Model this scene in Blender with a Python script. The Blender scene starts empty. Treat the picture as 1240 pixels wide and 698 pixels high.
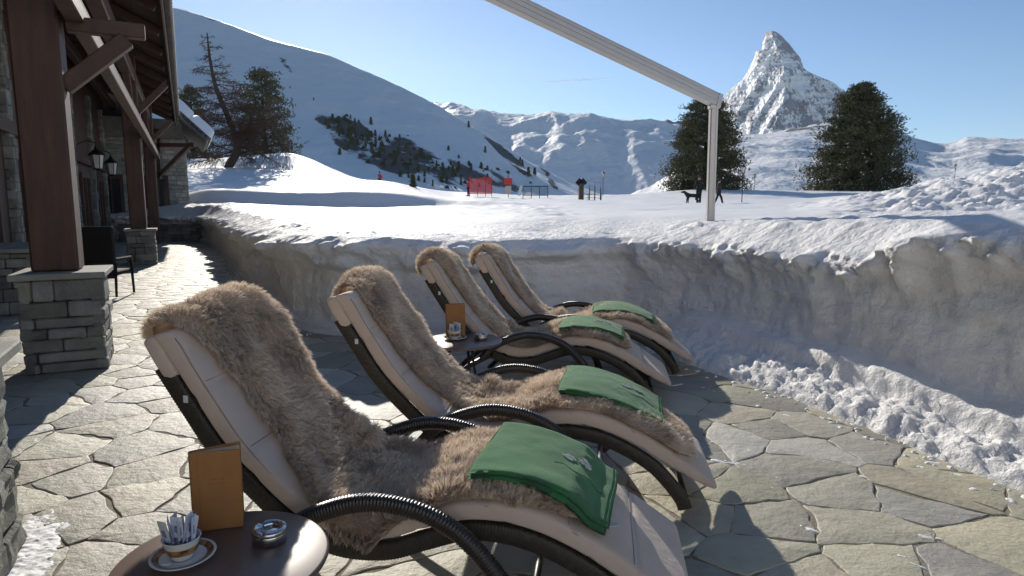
import bpy, math, random
import numpy as np
from mathutils import Vector, Matrix
random.seed(7); RNG=np.random.default_rng(7)
S=bpy.context.scene; COL=S.collection
R=math.radians
# ---------------------------------------------------------------- camera model
F=770.0; U0,V0=620.0,349.0; H=1.6; PIT=math.atan(101/F)
def ray(u,v):
    a=u-U0;b=V0-v
    return (a,b*math.sin(PIT)+F*math.cos(PIT),b*math.cos(PIT)-F*math.sin(PIT))
def at(u,v,Y):
    d=ray(u,v);t=Y/d[1];return (d[0]*t,Y,H+d[2]*t)
def gnd(u,v,z=0.):
    d=ray(u,v);t=(z-H)/d[2];return (d[0]*t,d[1]*t,z)
# ---------------------------------------------------------------- noise (numpy)
def _h(i,j,k,seed):
    n=(i*374761393+j*668265263+k*2147483647+seed*1274126177)&0xffffffff
    n=((n^(n>>13))*1274126177)&0xffffffff
    n=((n^(n>>16))*2246822519)&0xffffffff
    return ((n^(n>>15))&0xffffff)/float(0xffffff)
def vnoise(x,y,z=0.,seed=0):
    x,y,z=np.broadcast_arrays(np.asarray(x,float),np.asarray(y,float),np.asarray(z,float))
    i=np.floor(x).astype(np.int64);j=np.floor(y).astype(np.int64);k=np.floor(z).astype(np.int64)
    f=x-i;g=y-j;h=z-k
    f=f*f*(3-2*f);g=g*g*(3-2*g);h=h*h*(3-2*h)
    r=0
    for a in (0,1):
        for b in (0,1):
            for c in (0,1):
                w=(f if a else 1-f)*(g if b else 1-g)*(h if c else 1-h)
                r=r+w*_h(i+a,j+b,k+c,seed)
    return r*2-1
def fbm(x,y,z=0.,oct=4,seed=0,gain=.5,lac=2.03):
    r=0;a=1.;s=0
    for o in range(oct):
        r=r+a*vnoise(x,y,z,seed+o);s+=a;a*=gain;x=np.asarray(x)*lac+3.1;y=np.asarray(y)*lac+1.7;z=np.asarray(z)*lac
    return r/s
def ridged(x,y,z=0.,oct=5,seed=0,gain=.5):
    r=0;a=1.;s=0
    for o in range(oct):
        r=r+a*(1-np.abs(vnoise(x,y,z,seed+o))*2);s+=a;a*=gain;x=np.asarray(x)*2.07+5;y=np.asarray(y)*2.07+2;z=np.asarray(z)*2.07
    return r/s
# ---------------------------------------------------------------- object helpers
def link(o,parent=None):
    COL.objects.link(o)
    if parent is not None: o.parent=parent
    return o
def tag(o,label=None,cat=None,group=None,kind=None):
    if label: o['label']=label
    if cat: o['category']=cat
    if group: o['group']=group
    if kind: o['kind']=kind
    return o
def empty(name,loc,rz=0.,label=None,cat=None,group=None):
    o=bpy.data.objects.new(name,None);o.empty_display_size=.1;link(o)
    o.location=loc;o.rotation_euler=(0,0,rz);return tag(o,label,cat,group)
def npmesh(name,V,Fc,mats,parent=None,smooth=True,midx=None,attrs=None):
    """V (n,3), Fc: (m,4) or (m,3) array or list"""
    me=bpy.data.meshes.new(name)
    V=np.asarray(V,dtype=np.float32)
    if isinstance(Fc,np.ndarray):
        m,k=Fc.shape
        me.vertices.add(len(V));me.vertices.foreach_set('co',V.ravel())
        me.loops.add(m*k);me.loops.foreach_set('vertex_index',Fc.astype(np.int32).ravel())
        me.polygons.add(m);me.polygons.foreach_set('loop_start',np.arange(0,m*k,k,dtype=np.int32))
        me.update(calc_edges=True)
    else:
        me.from_pydata([tuple(map(float,v)) for v in V],[],[tuple(int(q) for q in f) for f in Fc])
    n=len(me.polygons)
    if not isinstance(mats,(list,tuple)): mats=[mats]
    for m_ in mats: me.materials.append(m_)
    if midx is not None: me.polygons.foreach_set('material_index',np.asarray(midx,dtype=np.int32))
    sm=np.full(n,bool(smooth)) if not hasattr(smooth,'__len__') else np.asarray(smooth,bool)
    me.polygons.foreach_set('use_smooth',sm)
    if attrs:
        for k,v in attrs.items():
            v=np.asarray(v,np.float32)
            a=me.attributes.new(k,'FLOAT','POINT');a.data.foreach_set('value',v.ravel())
    me.update()
    return link(bpy.data.objects.new(name,me),parent)
class MB:
    def __init__(s): s.v=[];s.f=[];s.m=[];s.s=[]
    def add(s,V,Fs,m=0,sm=False,M=None):
        b=len(s.v)
        for p in V:
            p=Vector(p)
            if M is not None: p=M@p
            s.v.append(tuple(p))
        for f in Fs: s.f.append([b+i for i in f]);s.m.append(m);s.s.append(sm)
        return s
    def box(s,c,d,m=0,M=None,rz=0.,bev=0.):
        x,y,z=[q/2 for q in d]
        T=Matrix.Translation(c)@Matrix.Rotation(rz,4,'Z')
        if M is not None: T=M@T
        if bev<=0:
            V=[(i*x,j*y,k*z) for k in(-1,1) for j in(-1,1) for i in(-1,1)]
            return s.add(V,[(0,2,3,1),(4,5,7,6),(0,1,5,4),(1,3,7,5),(3,2,6,7),(2,0,4,6)],m,False,T)
        b=min(bev,x*.9,y*.9,z*.9)
        V=[];
        for sx,sy,sz in [(a,b_,c_) for a in(-1,1) for b_ in(-1,1) for c_ in(-1,1)]:
            V+= [(sx*x,sy*(y-b),sz*(z-b)),(sx*(x-b),sy*y,sz*(z-b)),(sx*(x-b),sy*(y-b),sz*z)]
        def I(sx,sy,sz,k): return (((sx>0)*2+(sy>0))*2+(sz>0))*3+k
        Fs=[]
        for sg in(-1,1):
            q=[I(sg,-1,-1,0),I(sg,1,-1,0),I(sg,1,1,0),I(sg,-1,1,0)];Fs.append(q if sg>0 else q[::-1])
            q=[I(-1,sg,-1,1),I(1,sg,-1,1),I(1,sg,1,1),I(-1,sg,1,1)];Fs.append(q[::-1] if sg>0 else q)
            q=[I(-1,-1,sg,2),I(1,-1,sg,2),I(1,1,sg,2),I(-1,1,sg,2)];Fs.append(q if sg>0 else q[::-1])
        for a in(-1,1):
            for c_ in(-1,1):
                q=[I(a,c_,-1,0),I(a,c_,-1,1),I(a,c_,1,1),I(a,c_,1,0)];Fs.append(q if a*c_>0 else q[::-1])
                q=[I(a,-1,c_,0),I(a,1,c_,0),I(a,1,c_,2),I(a,-1,c_,2)];Fs.append(q if a*c_>0 else q[::-1])
                q=[I(-1,a,c_,1),I(-1,a,c_,2),I(1,a,c_,2),I(1,a,c_,1)];Fs.append(q if a*c_>0 else q[::-1])
                for e in(-1,1):
                    q=[I(a,c_,e,0),I(a,c_,e,1),I(a,c_,e,2)];Fs.append(q if a*c_*e>0 else q[::-1])
        return s.add(V,Fs,m,False,T)
    def bar(s,p,q,w,h,m=0,up=(0,0,1),bev=0.):
        p=Vector(p);q=Vector(q);d=q-p;L=d.length;x=d.normalized();u=Vector(up)
        y=u.cross(x)
        if y.length<1e-4:y=Vector((0,1,0)).cross(x)
        y.normalize();z=x.cross(y)
        M=Matrix.Translation((p+q)/2)@Matrix((x,y,z)).transposed().to_4x4()
        return s.box((0,0,0),(L,w,h),m,M,0,bev)
    def lathe(s,prof,c=(0,0,0),n=24,m=0,M=None,caps=True):
        V=[];Fs=[]
        for r,z in prof:
            for i in range(n):
                a=2*math.pi*i/n;V.append((c[0]+r*math.cos(a),c[1]+r*math.sin(a),c[2]+z))
        for k in range(len(prof)-1):
            for i in range(n):
                j=(i+1)%n;Fs.append((k*n+i,k*n+j,(k+1)*n+j,(k+1)*n+i))
        if caps:
            if prof[0][0]>1e-4: Fs.append(tuple(range(n-1,-1,-1)))
            if prof[-1][0]>1e-4: Fs.append(tuple((len(prof)-1)*n+i for i in range(n)))
        return s.add(V,Fs,m,True,M)
    def tube(s,pts,rad,n=8,m=0,caps=True):
        pts=[Vector(p) for p in pts];k=len(pts)
        rs=rad if hasattr(rad,'__len__') else [rad]*k
        V=[];Fs=[];prev=None
        for i,p in enumerate(pts):
            t=(pts[min(i+1,k-1)]-pts[max(i-1,0)]).normalized()
            if prev is None:
                a=Vector((0,0,1)) if abs(t.z)<.9 else Vector((1,0,0));x=t.cross(a).normalized()
            else: x=(prev-t*prev.dot(t)).normalized()
            prev=x;y=t.cross(x)
            for j in range(n):
                A=2*math.pi*j/n;V.append(p+(x*math.cos(A)+y*math.sin(A))*rs[i])
        for i in range(k-1):
            for j in range(n):
                q=(j+1)%n;Fs.append((i*n+j,i*n+q,(i+1)*n+q,(i+1)*n+j))
        if caps: Fs.append(tuple(range(n-1,-1,-1)));Fs.append(tuple((k-1)*n+j for j in range(n)))
        return s.add(V,Fs,m,True)
    def build(s,name,mats,parent=None,bevel=0.,sub=0,smooth=None):
        o=npmesh(name,s.v,s.f,mats,parent,s.s if smooth is None else smooth,s.m)
        if bevel>0:
            b=o.modifiers.new('Bevel','BEVEL');b.width=bevel;b.segments=2;b.limit_method='ANGLE'
        if sub: q=o.modifiers.new('Sub','SUBSURF');q.levels=sub;q.render_levels=sub
        return o
def grid_faces(nr,nc,wrap=False):
    i=np.arange(nr-1)[:,None]*nc;j=np.arange(nc if wrap else nc-1)[None,:]
    j2=(j+1)%nc
    return np.stack([i+j,i+j2,i+nc+j2,i+nc+j],-1).reshape(-1,4)
def copy_tree(o,parent=None):
    c=o.copy();COL.objects.link(c)
    if parent is not None: c.parent=parent
    for ch in list(o.children): copy_tree(ch,c)
    return c
def catmull(P,n=12):
    P=[np.array(p,float) for p in P];Q=[2*P[0]-P[1]]+P+[2*P[-1]-P[-2]];o=[]
    for i in range(1,len(Q)-2):
        for k in range(n):
            t=k/n;a,b,c,d=Q[i-1],Q[i],Q[i+1],Q[i+2]
            o.append(.5*((2*b)+(-a+c)*t+(2*a-5*b+4*c-d)*t*t+(-a+3*b-3*c+d)*t**3))
    o.append(P[-1]);return np.array(o)
def resample(P,step):
    P=np.asarray(P);d=np.r_[0,np.cumsum(np.linalg.norm(np.diff(P,axis=0),axis=1))]
    n=max(2,int(d[-1]/step)+1);t=np.linspace(0,d[-1],n)
    return np.stack([np.interp(t,d,P[:,k]) for k in range(P.shape[1])],1),t
# ---------------------------------------------------------------- materials
def nmat(name):
    m=bpy.data.materials.new(name);m.use_nodes=True;nt=m.node_tree
    return m,nt,nt.nodes['Principled BSDF']
def N(nt,t,**k):
    n=nt.nodes.new(t)
    for a,b in k.items():
        if a in('inputs',):
            for x,y in b.items(): n.inputs[x].default_value=y
        else: setattr(n,a,b)
    return n
def L(nt,a,b): nt.links.new(a,b)
def mat(name,c1,c2=None,scale=8.,rough=.6,bump=0.,bscale=None,metal=0.,stretch=(1,1,1),detail=6.,island=0.,rmp=(.3,.7),spec=.5,bdist=.01,coord='Object',sheen=0.):
    m,nt,b=nmat(name)
    b.inputs['Roughness'].default_value=rough;b.inputs['Metallic'].default_value=metal
    b.inputs['Specular IOR Level'].default_value=spec
    if sheen: b.inputs['Sheen Weight'].default_value=sheen
    tc=N(nt,'ShaderNodeTexCoord');mp=N(nt,'ShaderNodeMapping');mp.inputs['Scale'].default_value=stretch
    L(nt,tc.outputs[coord],mp.inputs[0])
    c2=c2 or tuple(q*.8 for q in c1)
    no=N(nt,'ShaderNodeTexNoise',inputs={'Scale':scale,'Detail':detail,'Roughness':.6});L(nt,mp.outputs[0],no.inputs[0])
    cr=N(nt,'ShaderNodeValToRGB');cr.color_ramp.elements[0].position=rmp[0];cr.color_ramp.elements[1].position=rmp[1]
    cr.color_ramp.elements[0].color=(*c2,1);cr.color_ramp.elements[1].color=(*c1,1)
    L(nt,no.outputs[0],cr.inputs[0]);out=cr.outputs[0]
    if island>0:
        g=N(nt,'ShaderNodeNewGeometry')
        hs=N(nt,'ShaderNodeHueSaturation');mr=N(nt,'ShaderNodeMapRange',inputs={3:1-island,4:1+island})
        L(nt,g.outputs['Random Per Island'],mr.inputs[0]);L(nt,mr.outputs[0],hs.inputs['Value'])
        m2=N(nt,'ShaderNodeMath',operation='MULTIPLY');m2.inputs[1].default_value=7.13;L(nt,g.outputs['Random Per Island'],m2.inputs[0])
        fr=N(nt,'ShaderNodeMath',operation='FRACT');L(nt,m2.outputs[0],fr.inputs[0])
        mr2=N(nt,'ShaderNodeMapRange',inputs={3:.55,4:1.25});L(nt,fr.outputs[0],mr2.inputs[0]);L(nt,mr2.outputs[0],hs.inputs['Saturation'])
        m3=N(nt,'ShaderNodeMath',operation='MULTIPLY');m3.inputs[1].default_value=3.77;L(nt,g.outputs['Random Per Island'],m3.inputs[0])
        f3=N(nt,'ShaderNodeMath',operation='FRACT');L(nt,m3.outputs[0],f3.inputs[0])
        mr3=N(nt,'ShaderNodeMapRange',inputs={3:.485,4:.515});L(nt,f3.outputs[0],mr3.inputs[0]);L(nt,mr3.outputs[0],hs.inputs['Hue'])
        L(nt,out,hs.inputs['Color']);out=hs.outputs[0]
    L(nt,out,b.inputs['Base Color'])
    if bump>0:
        n2=N(nt,'ShaderNodeTexNoise',inputs={'Scale':bscale or scale*3,'Detail':8.,'Roughness':.65});L(nt,mp.outputs[0],n2.inputs[0])
        bu=N(nt,'ShaderNodeBump',inputs={'Strength':bump,'Distance':bdist});L(nt,n2.outputs[0],bu.inputs['Height']);L(nt,bu.outputs[0],b.inputs['Normal'])
    return m
def snow_mat(name,rockc=None,bscale=6.,bump=.5,bdist=.05,rscale=.05,face_grey=False,tint=(.87,.865,.86)):
    m,nt,b=nmat(name);b.inputs['Roughness'].default_value=.62;b.inputs['Specular IOR Level'].default_value=.3
    tc=N(nt,'ShaderNodeTexCoord')
    n1=N(nt,'ShaderNodeTexNoise',inputs={'Scale':bscale,'Detail':9.,'Roughness':.6});L(nt,tc.outputs['Object'],n1.inputs[0])
    col=N(nt,'ShaderNodeMix',data_type='RGBA');col.inputs[6].default_value=(*tint,1);col.inputs[7].default_value=(tint[0]*.95,tint[1]*.95,tint[2]*.95,1)
    L(nt,n1.outputs[0],col.inputs[0]);out=col.outputs[2]
    if face_grey:
        nd=N(nt,'ShaderNodeTexNoise',inputs={'Scale':1.3,'Detail':5.});
        mp=N(nt,'ShaderNodeMapping');mp.inputs['Scale'].default_value=(.6,.6,3.5);L(nt,tc.outputs['Object'],mp.inputs[0]);L(nt,mp.outputs[0],nd.inputs[0])
        at_=N(nt,'ShaderNodeAttribute',attribute_name='face_grey')
        mr=N(nt,'ShaderNodeMapRange',inputs={1:.42,2:.75,3:0.,4:.8});L(nt,nd.outputs[0],mr.inputs[0])
        mu=N(nt,'ShaderNodeMath',operation='MULTIPLY');L(nt,mr.outputs[0],mu.inputs[0]);L(nt,at_.outputs['Fac'],mu.inputs[1])
        mx=N(nt,'ShaderNodeMix',data_type='RGBA');mx.inputs[7].default_value=(.62,.61,.59,1);L(nt,out,mx.inputs[6]);L(nt,mu.outputs[0],mx.inputs[0]);out=mx.outputs[2]
    if rockc:
        at_=N(nt,'ShaderNodeAttribute',attribute_name='rock')
        n2=N(nt,'ShaderNodeTexNoise',inputs={'Scale':rscale,'Detail':10.,'Roughness':.7});L(nt,tc.outputs['Object'],n2.inputs[0])
        s_=N(nt,'ShaderNodeMath',operation='ADD');L(nt,at_.outputs['Fac'],s_.inputs[0]);L(nt,n2.outputs[0],s_.inputs[1])
        mr=N(nt,'ShaderNodeMapRange',inputs={1:.96,2:1.04});L(nt,s_.outputs[0],mr.inputs[0])
        rc=N(nt,'ShaderNodeMix',data_type='RGBA');rc.inputs[6].default_value=(*rockc,1);rc.inputs[7].default_value=(rockc[0]*.5,rockc[1]*.5,rockc[2]*.5,1)
        n3=N(nt,'ShaderNodeTexNoise',inputs={'Scale':rscale*4,'Detail':6.});L(nt,tc.outputs['Object'],n3.inputs[0]);L(nt,n3.outputs[0],rc.inputs[0])
        mx=N(nt,'ShaderNodeMix',data_type='RGBA');L(nt,mr.outputs[0],mx.inputs[0]);L(nt,out,mx.inputs[6]);L(nt,rc.outputs[2],mx.inputs[7]);out=mx.outputs[2]
    L(nt,out,b.inputs['Base Color'])
    nb=N(nt,'ShaderNodeTexNoise',inputs={'Scale':bscale*2.2,'Detail':9.,'Roughness':.62});L(nt,tc.outputs['Object'],nb.inputs[0])
    bu=N(nt,'ShaderNodeBump',inputs={'Strength':bump,'Distance':bdist});L(nt,nb.outputs[0],bu.inputs['Height']);L(nt,bu.outputs[0],b.inputs['Normal'])
    return m
M_snow=snow_mat('snow',bscale=3.,bump=.5,bdist=.03)
M_bank=snow_mat('snow_bank',bscale=6.,bump=.8,bdist=.045,face_grey=True)
M_hill=snow_mat('hill_snow',(.11,.095,.08),bscale=.03,bump=.6,bdist=5.,rscale=.05)
M_range=snow_mat('range_snow',(.13,.125,.125),bscale=.006,bump=.7,bdist=25.,rscale=.012)
M_peak=snow_mat('peak_snow',(.19,.205,.25),bscale=.012,bump=.8,bdist=20.,rscale=.03)  # blue of distance haze and shading is put into the rock colour
M_flag=mat('flagstone',(.48,.445,.35),(.33,.32,.255),3.2,.58,.7,13.,island=.30,bdist=.02,rmp=(.25,.75))
M_grout=mat('grout',(.33,.29,.23),(.19,.165,.13),9.,.95,.8,60.,bdist=.01)
M_stone=mat('wall_stone',(.30,.30,.26),(.15,.155,.135),3.,.85,1.,14.,island=.35,bdist=.03)
M_stone2=mat('pale_wall_stone',(.46,.46,.41),(.25,.26,.23),3.,.85,1.,10.,island=.3,bdist=.03)
M_mortar=mat('mortar',(.10,.10,.09),(.05,.05,.045),6.,.95,.6)
M_slab=mat('stone_slab',(.34,.33,.29),(.22,.22,.19),4.,.8,.6,20.)
M_wood=mat('dark_timber',(.115,.055,.035),(.045,.023,.016),3.,.6,.5,20.,stretch=(3,3,.35),bdist=.006)
M_wood2=mat('brown_timber',(.115,.062,.042),(.055,.03,.021),3.,.6,.5,14.,stretch=(2,2,2),bdist=.006)
M_soffit=mat('soffit_board',(.085,.05,.035),(.045,.028,.02),2.,.7,.4,10.,stretch=(1,1,1))
M_tile=mat('roof_tile',(.12,.10,.09),(.06,.05,.045),5.,.7,.5,20.,island=.2)
M_glass=mat('window_glass',(.03,.035,.04),(.02,.022,.025),2.,.08,spec=.8)
M_wicker=mat('wicker',(.030,.022,.017),(.014,.011,.009),60.,.30,.6,300.,spec=.7,bdist=.002)
M_wickerside=mat('wicker_rail',(.045,.036,.024),(.02,.017,.012),60.,.5,.6,240.,bdist=.002)
M_pad=mat('beige_canvas',(.60,.49,.41),(.53,.43,.355),6.,.85,.7,22.,bdist=.006,sheen=.2)
M_chair=mat('dark_weave',(.022,.019,.018),(.010,.009,.009),80.,.8,.6,300.,bdist=.002)
M_padpipe=mat('pad_piping',(.38,.33,.29),None,20.,.85,.2,100.)
M_blank=mat('green_fleece',(.04,.20,.062),(.028,.15,.045),7.,.95,1.,170.,bdist=.004,sheen=.15)
M_hem=mat('green_hem',(.03,.16,.07),(.02,.12,.05),40.,.9,.5,300.)
M_white=mat('white_thread',(.75,.78,.74),(.55,.6,.56),60.,.9,.3,300.)
M_thread=mat('dark_thread',(.02,.09,.04),None,60.,.9,.3,300.)
M_tabtop=mat('table_top',(.17,.115,.09),(.14,.095,.075),3.,.33,.12,90.,spec=.6,bdist=.001)
M_black=mat('black_metal',(.022,.022,.022),(.014,.014,.014),10.,.42,.1)
M_chrome=mat('polished_steel',(.62,.60,.58),(.5,.49,.48),20.,.16,.05,metal=1.)
M_alu=mat('painted_aluminium',(.50,.48,.46),(.46,.44,.42),6.,.38,.05,metal=.35)
M_leather=mat('tan_leather',(.36,.17,.05),(.30,.135,.04),16.,.55,.4,120.,bdist=.001)
M_emboss=mat('embossed_leather',(.25,.11,.03),None,16.,.6)
M_paper=mat('cream_paper',(.62,.56,.44),(.5,.45,.35),6.,.85)
M_china=mat('white_china',(.74,.73,.70),(.70,.69,.66),8.,.15,spec=.6)
M_gold=mat('gold_band',(.42,.22,.07),(.10,.05,.02),55.,.3,rmp=(.42,.58))
M_sachet=mat('sachet_paper',(.74,.76,.80),(.55,.60,.72),60.,.6,rmp=(.35,.6))
M_sachet2=mat('sachet_print',(.16,.22,.42),(.5,.55,.68),120.,.6,rmp=(.42,.5))
M_pine=mat('pine_needles',(.16,.165,.07),(.06,.07,.034),1.2,.75,rmp=(.35,.65))
M_pine2=mat('pine_needles_brown',(.21,.17,.09),(.10,.085,.05),1.2,.75)
M_bark=mat('bark',(.10,.065,.045),(.05,.035,.025),6.,.9,.8,20.)
M_twig=mat('larch_twig',(.15,.085,.055),(.08,.05,.035),3.,.9)
M_red=mat('red_jacket',(.62,.03,.025),(.5,.02,.02),5.,.7)
M_redor=mat('red_net',(.75,.06,.03),(.6,.04,.02),5.,.7)
M_dark=mat('dark_cloth',(.025,.024,.026),(.015,.015,.017),5.,.9)
M_brown=mat('brown_cloth',(.07,.045,.04),(.05,.03,.03),5.,.9)
M_skin=mat('skin',(.50,.30,.22),None,5.,.6)
M_furblack=mat('black_fur',(.02,.018,.017),None,30.,.9)
M_green=mat('green_paint',(.03,.10,.05),None,5.,.6)
M_lampglass=mat('frosted_lamp_glass',(.72,.70,.64),(.6,.58,.52),3.,.3)
M_pale=mat('pale_board',(.62,.52,.42),None,5.,.7)
def fur_mat(name,c1,c2,c3):
    m,nt,b=nmat(name)
    b.inputs['Roughness'].default_value=.55;b.inputs['Specular IOR Level'].default_value=.25
    tc=N(nt,'ShaderNodeTexCoord');no=N(nt,'ShaderNodeTexNoise',inputs={'Scale':4.2,'Detail':5.});L(nt,tc.outputs['Object'],no.inputs[0])
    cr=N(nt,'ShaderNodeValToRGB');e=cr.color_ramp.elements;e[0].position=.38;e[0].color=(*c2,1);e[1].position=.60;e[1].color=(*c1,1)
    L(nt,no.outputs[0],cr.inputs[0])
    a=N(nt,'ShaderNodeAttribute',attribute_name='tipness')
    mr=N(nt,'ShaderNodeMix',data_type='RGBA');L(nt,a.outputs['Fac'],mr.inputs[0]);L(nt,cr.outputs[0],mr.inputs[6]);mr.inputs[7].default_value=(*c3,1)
    g=N(nt,'ShaderNodeNewGeometry');hs=N(nt,'ShaderNodeHueSaturation');q=N(nt,'ShaderNodeMapRange',inputs={3:.7,4:1.25});L(nt,g.outputs['Random Per Island'],q.inputs[0]);L(nt,q.outputs[0],hs.inputs['Value']);L(nt,mr.outputs[2],hs.inputs['Color'])
    L(nt,hs.outputs[0],b.inputs['Base Color'])
    tr=N(nt,'ShaderNodeBsdfTranslucent');L(nt,hs.outputs[0],tr.inputs[0])
    mx=N(nt,'ShaderNodeMixShader',inputs={0:.32});L(nt,b.outputs[0],mx.inputs[1]);L(nt,tr.outputs[0],mx.inputs[2])
    L(nt,mx.outputs[0],nt.nodes['Material Output'].inputs['Surface']);return m
M_fur=fur_mat('sheepskin_wool',(.86,.72,.57),(.56,.43,.325),(.95,.88,.78))

# ================================================================ SETTING: terrain
# inner edge of the cleared terrace (foot of the snow bank), from the far left to the right of the camera
BP=[(-40,28.7),(-22,28.5),(-14.9,28.4),(-13.1,27.0),(-9.7,21.2),(-5.75,13.4),(-3.85,10.1),(-3.0,8.5),(-2.2,7.75),(-.9,7.7),(.4,7.95),(1.25,8.15),(1.72,7.65),(2.02,6.9),(2.28,6.2),(2.54,5.45),(2.77,4.75),(2.97,4.05),(3.17,3.4),(3.52,2.3),(4.1,.5),(4.9,-2.)]
BPs=catmull(BP,10)
BPr,BPt=resample(BPs,.032)
def bank_dist(x,y):
    """signed distance to the base path: positive = snow side"""
    P=BPs[::2]
    x=np.asarray(x);y=np.asarray(y);sh=x.shape;x=x.ravel();y=y.ravel()
    best=np.full(x.shape,1e9);sg=np.zeros(x.shape)
    for a,b in zip(P[:-1],P[1:]):
        d=b-a;l=(d**2).sum();t=np.clip(((x-a[0])*d[0]+(y-a[1])*d[1])/l,0,1)
        px=a[0]+t*d[0];py=a[1]+t*d[1];ds=np.hypot(x-px,y-py)
        cr=d[0]*(y-a[1])-d[1]*(x-a[0])
        m=ds<best-1e-9;best=np.where(m,ds,best);sg=np.where(m,np.sign(cr),sg)
    return (best*sg).reshape(sh)
VU=[-400,0,150,200,260,350,450,560,650,750,850,950,1050,1150,1240,1400,1800]
VT={ # photo-row of the snow surface seen at each distance
 3.0:[264]*17,
 6.0:[266,266,266,266,266,270,272,272,270,268,266,264,261,258,257,257,257],
 8.6:[270,270,270,272,272,283,285,284,283,279,268,262,262,258,252,248,246],
 11.:[268,268,268,268,266,268,270,268,265,262,258,256,246,232,220,206,200],
 14.:[266,266,266,266,262,262,263,262,258,257,255,253,237,219,203,188,184],
 18.:[264,264,264,264,258,257,257,256,254,253,252,251,240,226,212,195,190],
 24.:[262,262,262,262,252,253,253,252,251,251,250,249,245,238,226,214,205],
 30.:[258,258,256,250,246,250,251,250,249,249,249,248,244,238,230,222,215],
 31.5:[244,244,244,240,229,232,232,243,247,248,248,248,244,238,231,223,218],
 37.:[240,240,240,236,232,235,236,245,246,247,247,247,243,238,231,224,220],
 44.:[228,228,228,224,224,226,230,240,243,246,246,246,240,236,230,224,220],
 60.:[200,200,202,203,203,206,222,240,242,242,241,242,236,231,226,220,216],
 68.:[190,190,194,196,192,186,219,238,240,239,236,236,233,229,224,218,214],
 80.:[190,190,192,194,192,192,219,234,238,236,230,231,231,228,222,217,214],
 95.:[195,195,195,196,197,200,222,233,237,237,233,232,231,228,223,219,216],
 120.:[205,205,205,205,207,212,230,240,243,243,242,240,236,232,228,224,222]}
VY=sorted(VT);VA=np.array([VT[y] for y in VY],float)
def field_z(x,y):
    x=np.asarray(x,float);y=np.maximum(np.asarray(y,float),3.0)
    u=np.clip(620+777*x/y,-400,1800);ly=np.log(np.clip(y,3,120))
    LY=np.log(np.array(VY));k=np.clip(np.searchsorted(LY,ly)-1,0,len(VY)-2)
    t=(ly-LY[k])/(LY[k+1]-LY[k]);t=np.clip(t,0,1);t=t*t*(3-2*t)
    j=np.clip(np.searchsorted(VU,u)-1,0,len(VU)-2);U=np.array(VU,float);s=(u-U[j])/(U[j+1]-U[j]);s=s*s*(3-2*s)
    v=(VA[k,j]*(1-s)+VA[k,j+1]*s)*(1-t)+(VA[k+1,j]*(1-s)+VA[k+1,j+1]*s)*t
    b=V0-v;r=(b*math.cos(PIT)-F*math.sin(PIT))/(b*math.sin(PIT)+F*math.cos(PIT))
    return H+r*y
def field_disp(x,y):
    """shared surface relief: soft drifts, lumpy ploughed mound on the right, trodden track"""
    u=620+777*x/np.maximum(y,3)
    d=.035*fbm(x*.5,y*.5,0,4,11)*np.clip(y/8,.4,3)
    m=np.clip((u-(985-(y-9)*6))/110,0,1)*np.clip((y-6.2)/1.0,0,1)*np.clip((26-y)/6,0,1)
    d=d+m*(.17*fbm(x*1.9,y*1.9,0,5,21,.68)+.085*(np.abs(vnoise(x*3.4,y*3.4,0,5))+.6*np.abs(vnoise(x*7.1,y*7.1,0,6))-.5))
    e=np.clip(1-(bank_dist(x,y)-.2)/1.6,0,1)
    d=d+e*(.08*fbm(x*2.1,y*2.1,0,5,31,.66)+.05*np.abs(vnoise(x*6,y*6,0,9))*np.clip(fbm(x*.8,y*.8,0,2,33)+.5,0,1))
    tr=np.clip(1-np.abs(u-(650-(y-20)*3))/60,0,1)*np.clip((y-9)/3,0,1)*np.clip((60-y)/20,0,1)
    d=d+tr*.10*fbm(x*1.6,y*.9,0,4,41,.7)
    return d
# --- snow field: polar-ish grid so that near drifts are fine and far ones coarse
us=np.concatenate([np.arange(-400,0,10.),np.arange(0,1300,3.5),np.arange(1300,1801,10.)]);ys=np.exp(np.concatenate([np.linspace(math.log(2.6),math.log(9),110),np.linspace(math.log(9),math.log(24),190)[1:],np.linspace(math.log(24),math.log(122),170)[1:]]))
UU,YY=np.meshgrid(us,ys);XX=(UU-620)/777*YY
ZZ=field_z(XX,YY)+field_disp(XX,YY)
DD=bank_dist(XX,YY)
# the field sinks a little where the bank mesh takes over
ZZ=ZZ-.10*np.clip((2.0-DD)/.35,0,1)-.9*np.clip((1.55-DD)/.3,0,1)
fc=grid_faces(*UU.shape);dv=DD.ravel();keep=(dv[fc].min(1)>1.2)
Vf=np.stack([XX,YY,ZZ],-1).reshape(-1,3)
# compact
fc=fc[keep];used=np.unique(fc);rm=np.full(len(Vf),-1);rm[used]=np.arange(len(used))
tag(npmesh('snow_field',Vf[used],rm[fc],M_snow),kind='structure')
# --- valley floor to the horizon
tag(npmesh('ground',[(-9000,60,-34),(9000,60,-34),(9000,9000,-34),(-9000,9000,-34)],[(0,1,2,3)],M_snow),kind='structure')
tag(npmesh('ground',[(-60,-40,-.12),(60,-40,-.12),(60,125,-.12),(-60,125,-.12)],[(0,1,2,3)],M_grout),kind='structure')
# --- unseen snow slope added behind the terrace to bounce sunlight into the shade
gx,gy=np.meshgrid(np.linspace(-70,60,90),np.linspace(0,1,50));
bx=gx;by=-6.0-gy*60;bz=np.interp(gy,[0,.03,.3,1],[-.1,1.5,13.,38.])+.5*fbm(bx*.12,by*.12,0,4,15)*np.clip(gy*12,0,1)
tag(npmesh('fill_snow_slope',np.stack([bx,by,bz],-1).reshape(-1,3),grid_faces(*gx.shape),M_snow),kind='structure')
# --- snow bank with cut faces round the terrace
K=len(BPr)
T=np.gradient(BPr,axis=0);
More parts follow.
